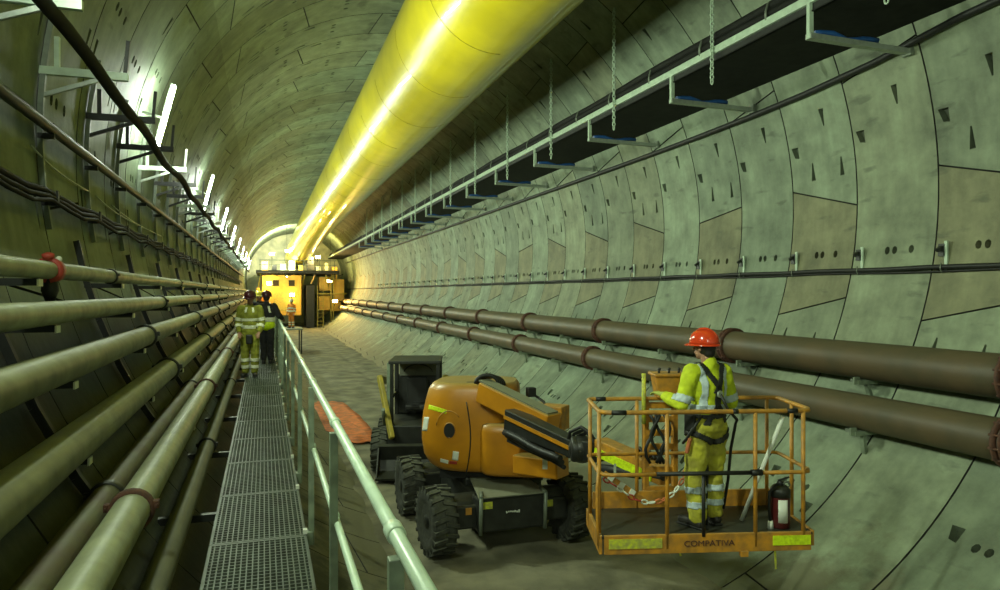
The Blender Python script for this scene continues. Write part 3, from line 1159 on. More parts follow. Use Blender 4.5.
def chain(z0, z1):
    m_ = MB()
    n_ = int((z1 - z0) / 0.075)
    for i in range(n_):
        z_ = z1 - 0.0375 - i * 0.075
        pts = []
        for q in range(9):
            a = 2 * PI * q / 8
            u_, v_ = 0.032 * math.cos(a), 0.052 * math.sin(a)
            pts.append((u_, 0, z_ + v_) if i % 2 else (0, u_, z_ + v_))
        m_.tube(pts, 0.012, 5, cap=False)
    return m_


XC = XA - 0.075
ztop = CZ + math.sqrt(RAD ** 2 - (XC - CX) ** 2)
c0 = chain(EYE + 3.50, ztop).build('hanging_chain', M['mint'])
yc0 = D_at(XC, 712)
for i in range(14):
    o = c0 if i == 0 else copy_tree(c0)
    o.location = (XC, yc0 + 3.5 * (i - 1), 0)
    tag(o, None, 'chain', 'chains holding up the cable tray')
    if i < 8: o['label'] = 'steel chain hanging from the ceiling to the cable tray, ' + ORD[i] + ' to the camera'
    else: o['label'] = 'thin distant chain hanging to the cable tray'
pts = [(wall_x(EYE + 3.40 + .42 * math.exp(-max(0, j * 1.5 - 11.5) / 2.5), 1) - 0.07, -5 + j * 1.5, EYE + 3.39 + .42 * math.exp(-max(0, j * 1.5 - 11.5) / 2.5)) for j in range(60)]
cable('wall_conduit', 'black conduit on the right wall just below the hanging cable tray', pts, 0.052, M['black'])

# ---------------------------------------------------------------- people
from mathutils import noise as mnoise


def capsule(mb, p0, p1, r0, r1, seg=12):
    p0, p1 = Vector(p0), Vector(p1)
    mb.tube([p0, p1], [r0, r1], seg)
    mb.ball(p0, r0, seg=seg, rings=8)
    mb.ball(p1, r1, seg=seg, rings=8)


def chainc(mb, pts, rs, seg=12):
    for a, b, r0, r1 in zip(pts, pts[1:], rs, rs[1:]): capsule(mb, a, b, r0, r1, seg)


def skin_mesh(mb, name, mats, parent, voxel, smooth=6, wrinkle=0.0, wscale=6.0):
    """fuse overlapping shapes into one continuous surface"""
    me = mb.mesh(name + '_src', mats)
    tmp = bpy.data.objects.new(name + '_src', me)
    COL.objects.link(tmp)
    r = tmp.modifiers.new('r', 'REMESH')
    r.mode = 'VOXEL'
    r.voxel_size = voxel
    if smooth:
        s = tmp.modifiers.new('s', 'SMOOTH')
        s.iterations = smooth
        s.factor = 0.5
    dg = bpy.context.evaluated_depsgraph_get()
    m2 = bpy.data.meshes.new_from_object(tmp.evaluated_get(dg))
    bpy.data.objects.remove(tmp)
    m2.name = name
    m2.materials.clear()
    for m in mats: m2.materials.append(m)
    if wrinkle:
        ns = [v.normal.copy() for v in m2.vertices]
        for v, n_ in zip(m2.vertices, ns):
            q = v.co * wscale
            f = mnoise.noise(Vector((q.x, q.y, q.z * 1.8))) + 0.5 * mnoise.noise(q * 2.7)
            v.co += n_ * f * wrinkle
    m2.polygons.foreach_set('use_smooth', [True] * len(m2.polygons))
    m2.polygons.foreach_set('material_index', [0] * len(m2.polygons))
    m2.update()
    o = bpy.data.objects.new(name, m2)
    COL.objects.link(o)
    if parent is not None: o.parent = parent
    return o


def shell(src, name, m, parent, pred, off=0.004, thick=0.003):
    """a strip of cloth or tape lying on src where pred(point, normal) holds"""
    me = src.data
    keep = [p for p in me.polygons if pred(p.center, p.normal)]
    if not keep: return None
    mp, vs, fs = {}, [], []
    for p in keep:
        f = []
        for vi in p.vertices:
            if vi not in mp:
                mp[vi] = len(vs)
                v = me.vertices[vi]
                vs.append(v.co + v.normal * off)
            f.append(mp[vi])
        fs.append(f)
    m2 = bpy.data.meshes.new(name)
    m2.from_pydata([tuple(v) for v in vs], [], fs)
    m2.polygons.foreach_set('use_smooth', [True] * len(fs))
    m2.materials.append(m)
    m2.update()
    o = bpy.data.objects.new(name, m2)
    COL.objects.link(o)
    o.parent = parent
    s = o.modifiers.new('thick', 'SOLIDIFY')
    s.thickness = thick
    s.offset = 1
    return o


def seg_t(p, a, b):
    ab = b - a
    t = (p - a).dot(ab) / ab.length_squared
    return t, (p - (a + ab * max(0, min(1, t)))).length


def hand(mb, wr, d, side, palm_n, curl=0.5, fine=True):
    """palm, five fingers; wr wrist, d direction of the forearm, palm_n the way the palm faces"""
    d = Vector(d).normalized()
    n_ = Vector(palm_n)
    n_ = (n_ - d * n_.dot(d)).normalized()
    s = d.cross(n_) * side             # towards the thumb side
    w_ = Vector(wr)
    for k in (-0.026, -0.009, 0.009, 0.026):
        capsule(mb, w_ + d * 0.015 + s * k * .7, w_ + d * 0.088 + s * k, 0.016, 0.0125, 8)
    for k, L_ in ((0.029, 0.066), (0.010, 0.076), (-0.010, 0.070), (-0.028, 0.054)):
        p = w_ + d * 0.09 + s * k
        dr = (d + n_ * 0.15).normalized()
        r_ = 0.0095
        for q, fr in enumerate((0.45, 0.32, 0.23)):
            c = curl * (0.55 + 0.5 * q)
            dr = (dr * math.cos(c) + n_ * math.sin(c)).normalized()
            dr = dr.normalized()
            p2 = p + dr * L_ * fr
            capsule(mb, p, p2, r_, r_ * 0.92, 8)
            p = p2
            r_ *= 0.92
    p = w_ + d * 0.03 + s * 0.028
    dr = (d * 0.6 + s * 0.75 + n_ * 0.35).normalized()
    for L_, r_ in ((0.040, 0.0125), (0.030, 0.0105), (0.024, 0.009)):
        p2 = p + dr * L_
        capsule(mb, p, p2, r_, r_ * 0.93, 8)
        p = p2
        dr = (dr + d * 0.35 + n_ * 0.15).normalized()


def helmet(parent, c, rot, m, sc=1.0, name='hard_hat'):
    """ribbed hard hat; c centre of the head, rot head rotation (3x3)"""
    mb = MB()
    prof = [(0.127, -0.005), (0.126, 0.02), (0.122, 0.050), (0.110, 0.082), (0.088, 0.110), (0.055, 0.130), (0.02, 0.138), (0.001, 0.139)]
    vs0 = len(mb.v)
    mb.lathe(prof, (0, 0, 0), seg=28)
    for i in range(vs0, len(mb.v)):
        v = mb.v[i]
        v.y *= 1.16
    # brim: wider at the front
    seg = 28
    ring = []
    for q in range(seg):
        a = 2 * PI * q / seg
        fr = max(0, math.sin(a))
        o_ = 0.010 + 0.045 * fr ** 2
        ring.append((math.cos(a), math.sin(a), o_))
    vs, fs = [], []
    for (cx, sy, o_) in ring:
        vs += [(0.126 * cx, 0.126 * 1.16 * sy, 0.004), ((0.126 + o_) * cx, (0.126 * 1.16 + o_) * sy, -0.012 - 0.10 * o_),
               ((0.126 + o_) * cx, (0.126 * 1.16 + o_) * sy, -0.017 - 0.10 * o_), (0.124 * cx, 0.124 * 1.16 * sy, -0.010)]
    for q in range(seg):
        a, b = q * 4, ((q + 1) % seg) * 4
        for k in range(4):
            fs.append((a + k, b + k, b + (k + 1) % 4, a + (k + 1) % 4))
    mb.add(vs, fs, 0, True)
    mb.tube([(0, 0.13 * math.cos(t) * 1.1, 0.012 + 0.128 * math.sin(t)) for t in [0.35 + i * (PI - 0.7) / 10 for i in range(11)]], 0.011, 8)
    for i, v in enumerate(mb.v):
        mb.v[i] = rot @ (v * sc) + c + rot @ Vector((0, -0.004, 0.035))
    return mb.build(name, m, parent)


def person(label, loc, rz, J, o):
    """J joints, o options; built facing +y"""
    t = thing('person', label, 'person', loc, rz)
    V = lambda k: Vector(J[k])
    fine = o.get('fine', False)
    hd = V('head')
    hrot = Matrix.Rotation(o.get('head_yaw', 0), 3, 'Z') @ Matrix.Rotation(o.get('head_pitch', 0), 3, 'X')
    H = lambda x, y, z: hd + hrot @ Vector((x, y, z))
    b = MB()
    b.ball(hd + hrot @ Vector((0, -0.008, 0.018)), (0.077, 0.096, 0.100), hrot, 16, 12)
    b.ball(H(0, 0.022, -0.045), (0.060, 0.070, 0.070), hrot, 14, 10)
    capsule(b, H(0, 0.060, -0.088), H(0, 0.045, -0.075), 0.026, 0.040)
    capsule(b, H(0, 0.090, 0.018), H(0, 0.112, -0.022), 0.010, 0.016, 8)     # nose
    capsule(b, H(-.035, 0.078, 0.034), H(.035, 0.078, 0.034), 0.014, 0.014, 8)  # brow
    capsule(b, H(-.018, 0.088, -0.052), H(.018, 0.088, -0.052), 0.010, 0.010, 8)  # lips
    for s in (-1, 1):
        b.ball(H(s * 0.079, -0.004, -0.005), (0.012, 0.022, 0.034), hrot, 8, 6)
    capsule(b, V('neck'), H(0, -0.02, -0.06), 0.058, 0.056)
    chest, pel = V('chest'), V('pelvis')
    side = Matrix.Rotation(o.get('torso_yaw', 0), 3, 'Z')
    b.ball(chest, (0.165, 0.105, 0.19), side, 16, 12)
    b.ball((chest + pel) / 2, (0.135, 0.095, 0.18), side, 16, 10)
    b.ball(pel, (0.155, 0.105, 0.13), side, 16, 10)
    for s, n_ in ((-1, 'l'), (1, 'r')):
        sh, el, wr = V(n_ + 'sho'), V(n_ + 'elb'), V(n_ + 'wri')
        capsule(b, V('neck') + Vector((0, 0, -0.03)), sh, 0.055, 0.058)
        capsule(b, sh, el, 0.052, 0.040)
        capsule(b, el, wr, 0.041, 0.028)
        if not o.get('gloves'):
            hand(b, wr, wr - el if (n_ + 'hd') not in J else J[n_ + 'hd'], o.get('thumb_' + n_, 1) * s, o.get('palm_' + n_, (0, 0, -1)), o.get('curl', 0.5))
        hp, kn, an = V(n_ + 'hip'), V(n_ + 'kne'), V(n_ + 'ank')
        capsule(b, hp, kn, 0.082, 0.055)
        capsule(b, kn, an, 0.056, 0.038)
        capsule(b, an + Vector((0, -0.02, -0.03)), an + Vector((s * .01, 0.13, -0.045)), 0.035, 0.03)
    body = skin_mesh(b, 'body', [M['skin']], t, 0.0065 if fine else 0.010, 2 if fine else 1)
    if o.get('gloves'):
        for s, n_ in ((-1, 'l'), (1, 'r')):
            g = MB()
            wr = V(n_ + 'wri')
            hand(g, wr, J.get(n_ + 'hd', wr - V(n_ + 'elb')), o.get('thumb_' + n_, 1) * s, o.get('palm_' + n_, (0, 0, -1)), o.get('curl', 0.5))
            chainc(g, [wr - (wr - V(n_ + 'elb')).normalized() * 0.06, wr + (wr - V(n_ + 'elb')).normalized() * 0.01], [0.040, 0.031])
            skin_mesh(g, 'glove', [o['gloves']], t, 0.005, 1)
    # eyes
    for s in (-1, 1):
        e = MB()
        e.ball(H(s * 0.030, 0.083, 0.012), 0.0125, None, 10, 8)
        eo = e.build('eye', M['white'], t)
        p_ = MB()
        p_.ball(H(s * 0.030, 0.0925, 0.012), 0.0055, None, 8, 6)
        p_.build('pupil', M['hair'], eo)
    # hair: back and sides below the helmet
    h = MB()
    h.ball(H(0, -0.026, 0.012), (0.086, 0.090, 0.098), hrot, 16, 12)
    h.ball(H(0, -0.055, -0.045), (0.066, 0.052, 0.055), hrot, 12, 8)
    skin_mesh(h, 'hair', [M['hair']], t, 0.008, 2)
    # jacket
    jc = MB()
    bag = o.get('bag', 1.0)
    jc.ball(chest + Vector((0, 0, .01)), (0.200 * bag, 0.135 * bag, 0.205), side, 18, 12)
    jc.ball((chest + pel) / 2, (0.175 * bag, 0.130 * bag, 0.21), side, 18, 12)
    jz = o.get('jacket_low', pel.z - 0.10)
    jc.ball(Vector((pel.x, pel.y, jz + 0.12)), (0.180 * bag, 0.135 * bag, 0.15), side, 18, 12)
    chainc(jc, [V('neck') + Vector((0, -0.01, 0.010)), V('neck') + Vector((0, 0, -0.06))], [0.074, 0.085])
    for s, n_ in ((-1, 'l'), (1, 'r')):
        sh, el, wr = V(n_ + 'sho'), V(n_ + 'elb'), V(n_ + 'wri')
        capsule(jc, V('neck') + Vector((0, 0, -0.055)), sh, 0.070, 0.082)
        chainc(jc, [sh, (sh + el) / 2, el], [0.082, 0.073 * bag, 0.062 * bag], 14)
        chainc(jc, [el, (el + wr) / 2, wr - (wr - el).normalized() * 0.035], [0.066 * bag, 0.062 * bag, 0.052], 14)
    jk = skin_mesh(jc, 'jacket', [o['jacket']], t, 0.009, 7, 0.010 if fine else 0.007, 9.0)
    # trousers
    tc_ = MB()
    tb_ = o.get('tbag', 1.0)
    tc_.ball(pel + Vector((0, -0.005, -.01)), (0.176 * tb_, 0.130 * tb_, 0.13), side, 18, 12)
    for s, n_ in ((-1, 'l'), (1, 'r')):
        hp, kn, an = V(n_ + 'hip'), V(n_ + 'kne'), V(n_ + 'ank')
        chainc(tc_, [hp, (hp + kn) / 2, kn], [0.108 * tb_, 0.098 * tb_, 0.084 * tb_], 14)
        chainc(tc_, [kn, (kn + an) / 2, an + Vector((0, 0, 0.035))], [0.084 * tb_, 0.082 * tb_, 0.074 * tb_], 14)
    tr = skin_mesh(tc_, 'trousers', [o['trousers']], t, 0.009, 5, 0.014 if fine else 0.009, 8.0)
    # boots
    for s, n_ in ((-1, 'l'), (1, 'r')):
        an = V(n_ + 'ank')
        toe = o.get('toe', Vector((s * 0.03, 0.17, 0)))
        bt = MB()
        capsule(bt, an + Vector((0, 0, 0.06)), an + Vector((0, -.01, -0.02)), 0.056, 0.054)
        capsule(bt, Vector((an.x, an.y - 0.035, 0.048)), Vector((an.x + toe[0], an.y + toe[1], 0.045)), 0.047, 0.045)
        bo = skin_mesh(bt, 'boot', [M['boot']], t, 0.009, 2)
        sl = MB()
        sl.beam((an.x - toe[0] * .5, an.y - 0.085, 0.012), (an.x + toe[0] * 1.15, an.y + toe[1] * 1.22, 0.012), 0.088, 0.024)
        sl.build('sole', M['black'], bo, 0.01)
    helmet(t, hd, hrot, o['helmet'])
    t['_'] = 0
    del t['_']
    return t, jk, tr, body


def limb_band(src, name, m, parent, a, b, t0, t1, rad, off=0.005):
    a, b = Vector(a), Vector(b)
    def pr(p, n):
        t_, d_ = seg_t(p, a, b)
        return t0 < t_ < t1 and d_ < rad
    return shell(src, name, m, parent, pr, off)


STAND = dict(head=(0, 0.02, 1.665), neck=(0, 0, 1.50), chest=(0, 0, 1.28), pelvis=(0, 0, 0.95),
             lsho=(-.185, 0, 1.44), rsho=(.185, 0, 1.44), lelb=(-.25, -.02, 1.15), relb=(.25, -.02, 1.15),
             lwri=(-.25, .12, .92), rwri=(.25, .12, .92), lhip=(-.09, 0, .90), rhip=(.09, 0, .90),
             lkne=(-.11, .02, .50), rkne=(.11, .02, .50), lank=(-.12, 0, .09), rank=(.12, 0, .09))

# ---------------------------------------------------------------- boom lift
BB = Vector((3.46, 11.05, 0.0))
lift = thing('boom_lift', 'orange articulated boom lift with black chassis, its cage raised towards the right', 'boom lift', BB)


def lp(mb):                           # world -> lift coordinates
    for i, v in enumerate(mb.v): mb.v[i] = v - BB
    return mb


def wheel(cx, cy, steer=0.0, r=0.5, wd=0.36, parent=None, m=None, base=None, hub=None):
    mb = MB()
    c = Vector((cx, cy, r))
    ax = Vector((math.cos(steer), math.sin(steer), 0))
    hw = wd / 2
    mb.lathe([(r * .50, -hw * .80), (r * .62, -hw * .98), (r * .84, -hw), (r * .92, -hw * .86), (r * .945, -hw * .5), (r * .945, hw * .5), (r * .92, hw * .86),
              (r * .84, hw), (r * .62, hw * .98), (r * .50, hw * .80)], c, ax, 40)
    nl = 20
    fw = Vector((-ax.y, ax.x, 0))
    for i in range(nl):
        for s in (-1, 1):
            a = 2 * PI * (i + (0.5 if s > 0 else 0)) / nl
            P = lambda rr, aa, h: c + ax * h + fw * math.cos(aa) * rr + Vector((0, 0, 1)) * math.sin(aa) * rr
            dv = 0.10
            q = []
            for rr in (r * .93, r * 1.0):
                k_ = 1.0 if rr < r * .97 else 0.86
                q += [P(rr, a - .055 * k_, s * hw * -0.08), P(rr, a + .055 * k_, s * hw * -.08), P(rr, a + .055 * k_ + dv, s * hw * 1.0), P(rr, a - .055 * k_ + dv, s * hw * 1.0)]
            mb.add(q, [(3, 2, 1, 0), (4, 5, 6, 7), (0, 1, 5, 4), (1, 2, 6, 5), (2, 3, 7, 6), (3, 0, 4, 7)])
            q = [P(r * .99, a - .05 + dv, s * hw * .98), P(r * .99, a + .05 + dv, s * hw * .98), P(r * .80, a + .04 + dv, s * hw * 1.04), P(r * .80, a - .04 + dv, s * hw * 1.04),
                 P(r * .93, a - .05 + dv, s * hw * .9), P(r * .93, a + .05 + dv, s * hw * .9), P(r * .80, a + .04 + dv, s * hw * .92), P(r * .80, a - .04 + dv, s * hw * .92)]
            mb.add(q, [(0, 1, 2, 3), (7, 6, 5, 4), (0, 4, 5, 1), (1, 5, 6, 2), (2, 6, 7, 3), (3, 7, 4, 0)])
    if base is not None:
        for i, v in enumerate(mb.v): mb.v[i] = v - base
        c = c - base
    o = mb.build('wheel', m or M['tyre'], parent)
    h = MB()
    for s in (-1, 1):
        h.lathe([(r * .55, s * hw * .55), (r * .52, s * hw * .80), (r * .46, s * hw * .72), (r * .2, s * hw * .70), (r * .18, s * hw * .92), (r * .02, s * hw * .93)], c, ax, 24)
    h.build('rim', hub or M['blacksteel'], o)
    return o


for (x, y, st) in ((2.40, 10.05, 0.10), (4.52, 10.05, 0.12), (2.40, 12.05, 0), (4.52, 12.05, 0)):
    wheel(x, y, st, parent=lift, base=BB)
# chassis
mb = MB()
mb.box((3.46, 11.05, 0.62), (1.15, 2.5, 0.46), taper=0.94)
mb.box((3.46, 9.86, 0.60), (1.05, 0.34, 0.50))
mb.box((3.46, 11.05, 0.90), (1.0, 1.2, 0.14))
lp(mb).build('chassis', M['blacksteel'], lift, 0.03)
mb = MB()
mb.prism([(2.93, 9.64, 0.86), (3.99, 9.64, 0.86), (3.88, 10.55, 0.955), (3.04, 10.55, 0.955)], (0, 0, 0.02))
lp(mb).build('deck_plate', M['grey_plate'], lift, 0.005)
for s in (-1, 1):
    for yy in (10.05, 12.05):
        mb = MB()
        cx = 3.46 + s * 0.70
        mb.box((cx, yy - .02, 0.56), (0.50, 0.44, 0.34))
        mb.lathe([(0.19, -.22), (0.20, .22)], (cx + s * 0.0, yy, 0.66), (1, 0, 0), 20)
        a_ = lp(mb).build('axle_housing', M['blacksteel'], lift, 0.03)
        if yy < 11:
            st_ = MB()
            st_.box((cx - s * .06, yy - 0.262, 0.66), (0.09, 0.008, 0.10))
            lp(st_).build('sticker', M['cage'] if s < 0 else M['strip_worn'], a_)
mb = MB()
for s in (-1, 1):
    mb.tube([(3.46 + s * .50, 9.66, 0.34), (3.46 + s * .50, 9.62, 0.88)], 0.03, 10)
    mb.tube([(3.46 + s * .50, 9.62, 0.88), (3.46 + s * .46, 9.74, 0.93)], 0.03, 10)
lp(mb).build('lashing_eye', M['galv_dull'], lift)
mb = MB()
mb.box((3.06, 9.685, 0.75), (0.18, 0.008, 0.10))
lp(mb).build('sticker', M['strip_worn'], lift)
# white scuffed marking on the front of the chassis
mb = MB()
rn = random.Random(9)
for i in range(7):
    x = 3.37 + i * 0.032
    mb.box((x, 9.684, 0.625 + rn.uniform(-.008, .008)), (0.022, 0.006, 0.030 + rn.uniform(-.01, .012)), Matrix.Rotation(rn.uniform(-.5, .5), 3, 'Y'))
lp(mb).build('worn_marking', M['white'], lift)

# turntable and its rounded orange covers (the counterweight end faces the camera, turned left)
TC = cw(-.30, 11.0, 0)               # centre of the turntable
mb = MB()
mb.lathe([(0.50, 0.90), (0.50, 1.10)], (3.46, 11.05, 0), (0, 0, 1), 32)
mb.box((3.40, 11.0, 1.02), (1.3, 1.2, 0.14), zrot(-TH))
lp(mb).build('slewing_ring', M['black'], lift)


def cover(prof, cx, cz_, ax, ay, rot, name, mats, exp=2.6, seg=48, x0=-1e9, x1=1e9):
    """rounded cover: prof = list of (scale, height, shift)"""
    vs, fs = [], []
    c = cw(cx, cz_, 0)
    for (k, h, sh) in prof:
        for q in range(seg):
            t_ = 2 * PI * q / seg
            ct, st = math.cos(t_), math.sin(t_)
            x = ax * k * math.copysign(abs(ct) ** (2 / exp), ct) + sh
            y = ay * k * math.copysign(abs(st) ** (2 / exp), st)
            x = min(max(x, x0), x1)
            p = Vector((CT, -ST, 0)) * (x * math.cos(rot) + y * math.sin(rot)) + Vector((ST, CT, 0)) * (-x * math.sin(rot) + y * math.cos(rot))
            vs.append(c + p + Vector((0, 0, h)))
    n = len(prof)
    for i in range(n - 1):
        for q in range(seg):
            q2 = (q + 1) % seg
            fs.append((i * seg + q, i * seg + q2, (i + 1) * seg + q2, (i + 1) * seg + q))
    mb = MB()
    mb.add(vs, fs, 0, True)
    mb.f += [tuple(reversed(range(seg))), tuple(range((n - 1) * seg, n * seg))]
    mb.m += [0, 0]
    mb.sm += [False, False]
    return lp(mb).build(name, mats, lift)


prof = [(0.74, 1.10, .12), (0.82, 1.12, .09), (0.91, 1.20, .045), (0.97, 1.34, .01), (1.0, 1.55, 0), (1.0, 1.75, 0), (0.985, 1.98, .01), (0.955, 2.18, .03), (0.92, 2.34, .05), (0.87, 2.42, .07), (0.80, 2.46, .09)]
cvr = cover(prof, -.45, 11.15, 0.77, 0.62, 0.12, 'counterweight_cover', M['orange'], exp=3.0)
cov2 = cover([(0.90, 1.10, 0), (0.97, 1.15, 0), (1.0, 1.3, 0), (1.0, 1.75, 0), (0.97, 1.85, 0), (.9, 1.88, 0)], 0.36, 10.95, 0.66, 0.62, 0.12, 'side_cover', M['orange'], exp=5)
cov3 = cover([(0.95, 1.10, 0), (1.0, 1.16, 0), (1.0, 1.85, 0), (0.95, 1.95, 0), (0.85, 2.0, 0)], 0.10, 11.55, 0.72, 0.45, 0.12, 'engine_cover', M['orange'], exp=5)


def on_cover(px, py):
    """point of the counterweight cover seen at px, py (ray march)"""
    c = cw(-.45, 11.15, 0)
    for i in range(400):
        zc = 9.8 + i * 0.005
        p = at(px, py, zc)
        d = p - c
        x = d.x * CT - d.y * ST
        y = d.x * ST + d.y * CT
        rot = 0.12
        u, v = x * math.cos(rot) - y * math.sin(rot), x * math.sin(rot) + y * math.cos(rot)
        k, sh = 1, 0
        for (k0, h0, s0), (k1, h1, s1) in zip(prof, prof[1:]):
            if h0 <= p.z <= h1:
                f = (p.z - h0) / (h1 - h0)
                k, sh = k0 + (k1 - k0) * f, s0 + (s1 - s0) * f
        if abs((u - sh) / (0.77 * k)) ** 3 + abs(v / (0.62 * k)) ** 3 < 1.0:
            return at(px, py, zc - 0.006), zc
    return at(px, py, 10.6), 10.6


def patch(pxs, name, m, parent, t=0.006, grid=1):
    """a thin sticker lying on the cover; pxs = 4 corners in pixels"""
    n = 6
    vs = []
    for j in range(n + 1):
        for i in range(n + 1):
            u, v = i / n, j / n
            a = [pxs[0][k] * (1 - u) + pxs[1][k] * u for k in (0, 1)]
            b = [pxs[3][k] * (1 - u) + pxs[2][k] * u for k in (0, 1)]
            p, _ = on_cover(a[0] * (1 - v) + b[0] * v, a[1] * (1 - v) + b[1] * v)
            vs.append(p)
    fs = [(j * (n + 1) + i, j * (n + 1) + i + 1, (j + 1) * (n + 1) + i + 1, (j + 1) * (n + 1) + i) for j in range(n) for i in range(n)]
    mb = MB()
    mb.add(vs, fs, 0, True)
    o = lp(mb).build(name, m, parent)
    s = o.modifiers.new('t', 'SOLIDIFY')
    s.thickness = t
    return o


patch([(429, 404.5), (447, 410), (446, 414), (428, 409)], 'fluorescent_strip', M['hivis_strip'], cvr)
patch([(424, 417), (429, 417), (427, 431), (422, 431)], 'sticker', M['white'], cvr)
patch([(453, 451), (459, 452), (458, 461), (452, 460)], 'sticker', M['white'], cvr)
patch([(440.5, 458.5), (448.5, 460.5), (448, 464), (440, 462)], 'sticker', M['white'], cvr)
patch([(449.5, 461), (457, 461.5), (457, 464.5), (449, 464)], 'sticker', M['redpaint'], cvr)
# exhaust opening with its raised lip, and the cover seam
pts = [on_cover(449.5 + 5.6 * math.cos(a), 430.5 + 7.4 * math.sin(a))[0] for a in [i * PI / 12 for i in range(24)]]
mb = MB()
mb.add(pts, [tuple(range(24))], 0)
o_ = lp(mb).build('vent_opening', M['black'], cvr)
s = o_.modifiers.new('t', 'SOLIDIFY')
s.thickness = 0.012
mb = MB()
mb.tube(pts + [pts[0]], 0.012, 8, cap=False)
lp(mb).build('vent_lip', M['orange'], cvr)
mb = MB()
mb.tube([on_cover(466 + 4.5 * math.sin((y - 400) / 24), y)[0] for y in range(402, 476, 4)], 0.010, 6)
lp(mb).build('seam', M['black'], cvr)
pts = [on_cover(449 + 13 * math.cos(a), 428 + 17 * math.sin(a))[0] for a in [R(190) + i * R(130) / 12 for i in range(13)]]
mb = MB()
mb.tube(pts, 0.008, 6)
lp(mb).build('panel_groove', M['cage'], cvr)

# boom sections
pa, pb = at(484, 391, 10.42), at(553, 425, 9.5)
mb = MB()
mb.beam(pa, pb, 0.30, 0.30)
bo = lp(mb).build('lower_boom', M['orange'], lift, 0.02)
mb = MB()
off = Vector((0, 0, 0.165))
mb.beam(pa + off, pb + off, 0.22, 0.02)
lp(mb).build('wear_strip', M['grey_plate'], bo)
mb = MB()
mb.box(at(554, 417, 10.0), (0.36, 0.30, 0.34), zrot(-TH - .5))
lp(mb).build('boom_end_box', M['cage'], lift, 0.015)
# black telescopic arm in front of it
qa, qb = at(511, 419, 9.80), at(577, 449, 8.62)
mb = MB()
mb.beam(qa, qb, 0.24, 0.30, w1=0.18, h1=0.22)
ar = lp(mb).build('upper_boom', M['blacksteel'], lift, 0.015)
left = Vector((-CT, ST, 0)) * 0.10 + Vector((-ST, -CT, 0)) * 0.10
mb = MB()
mb.beam(qa + left * 1.0 + Vector((0, 0, .05)), qb + left * .85 + Vector((0, 0, .02)), 0.012, 0.05)
lp(mb).build('orange_edge', M['orange'], ar)
for q in range(3):
    mb = MB()
    d = Vector((0, 0, -0.17 - 0.055 * q))
    dl = left * (0.9 - .3 * q)
    pts = [qa + (qb - qa) * f + d + dl + Vector((0, 0, 0.012 * math.sin(f * 9 + q))) for f in [i / 10 * 0.86 for i in range(11)]]
    mb.tube(pts, 0.045 - 0.008 * q, 8)
    lp(mb).build('hydraulic_hose', M['black'], ar)
mb = MB()
mb.beam(qa + Vector((0, 0, -.24)) + left * .2, at(552, 456, 9.0), 0.10, 0.14)
lp(mb).build('cylinder', M['black'], ar, 0.01)
# boom pivot and hose loops on top
mb = MB()
mb.lathe([(0.16, -.24), (0.16, .24)], at(482, 392, 10.8), Vector((CT, -ST, 0)), 20)
mb.box(at(486, 400, 10.8), (0.34, 0.4, 0.40), zrot(-TH - .5))
lp(mb).build('boom_pivot', M['blacksteel'], lift, 0.01)
for q in range(4):
    mb = MB()
    c = at(487 + q * 2.0, 383 + q, 10.5)
    pts = [c + Vector((CT, -ST, 0)) * 0.17 * math.cos(a) + Vector((0, 0, 0.13 * math.sin(a))) + Vector((ST, CT, 0)) * (0.05 * q - .08) for a in [i * PI / 10 for i in range(11)]]
    mb.tube(pts, 0.028, 8)
    lp(mb).build('hose_loop', M['black'], lift)
mb = MB()
mb.tube([at(478, 383, 10.9), at(458, 383, 11.0), at(440, 382, 11.1)], 0.03, 8)
lp(mb).build('cover_handle', M['black'], lift)
mb = MB()
mb.box(at(531, 392, 10.9), (0.13, 0.13, 0.14))
mb.tube([at(536, 396, 10.9), at(544, 402, 10.7), at(547, 409, 10.4)], 0.022, 8)
lp(mb).build('control_plug', M['black'], lift, 0.02)
# lower right box of the turntable with its sticker
mb = MB()
a_, b_ = at(520, 455, 10.1), at(560, 470, 9.9)
mb.beam(at(519, 462, 10.3), at(563, 468, 9.85), 0.34, 0.27)
lw = lp(mb).build('turret_box', M['orange'], lift, 0.02)
mb = MB()
mb.box(at(545, 463, 9.68), (0.07, 0.01, 0.17), zrot(-TH - .1))
lp(mb).build('sticker', M['white'], lw)
# elbow
mb = MB()
E0 = at(582, 449, 8.55)
mb.lathe([(0.13, -.14), (0.155, -.12), (0.155, .12), (0.13, .14)], E0, Vector((CT, -ST, 0)), 24)
mb.ball(E0 + Vector((0, 0, .0)), 0.17)
mb.beam(at(572, 447, 8.8), at(598, 452, 8.3), 0.20, 0.24)
elb = lp(mb).build('elbow', M['blacksteel'], lift, 0.01)
for q in range(3):
    mb = MB()
    pts = [at(567 + 4 * q, 446, 8.7), at(570 + 4 * q, 432 + 2 * q, 8.6), at(581 + 3 * q, 427 + 3 * q, 8.45), at(590 + 2 * q, 433 + 3 * q, 8.35), at(595, 446, 8.3)]
    # smooth the loop
    sp = []
    for i in range(len(pts) - 1):
        for f in (0, .33, .66): sp.append(pts[i].lerp(pts[i + 1], f))
    sp.append(pts[-1])
    mb.tube(sp, 0.022, 8)
    lp(mb).build('hose_loop', M['black'], elb)
mb = MB()
mb.ball(at(574, 444, 8.5), 0.022)
lp(mb).build('grease_nipple', M['hivis_strip'], elb)
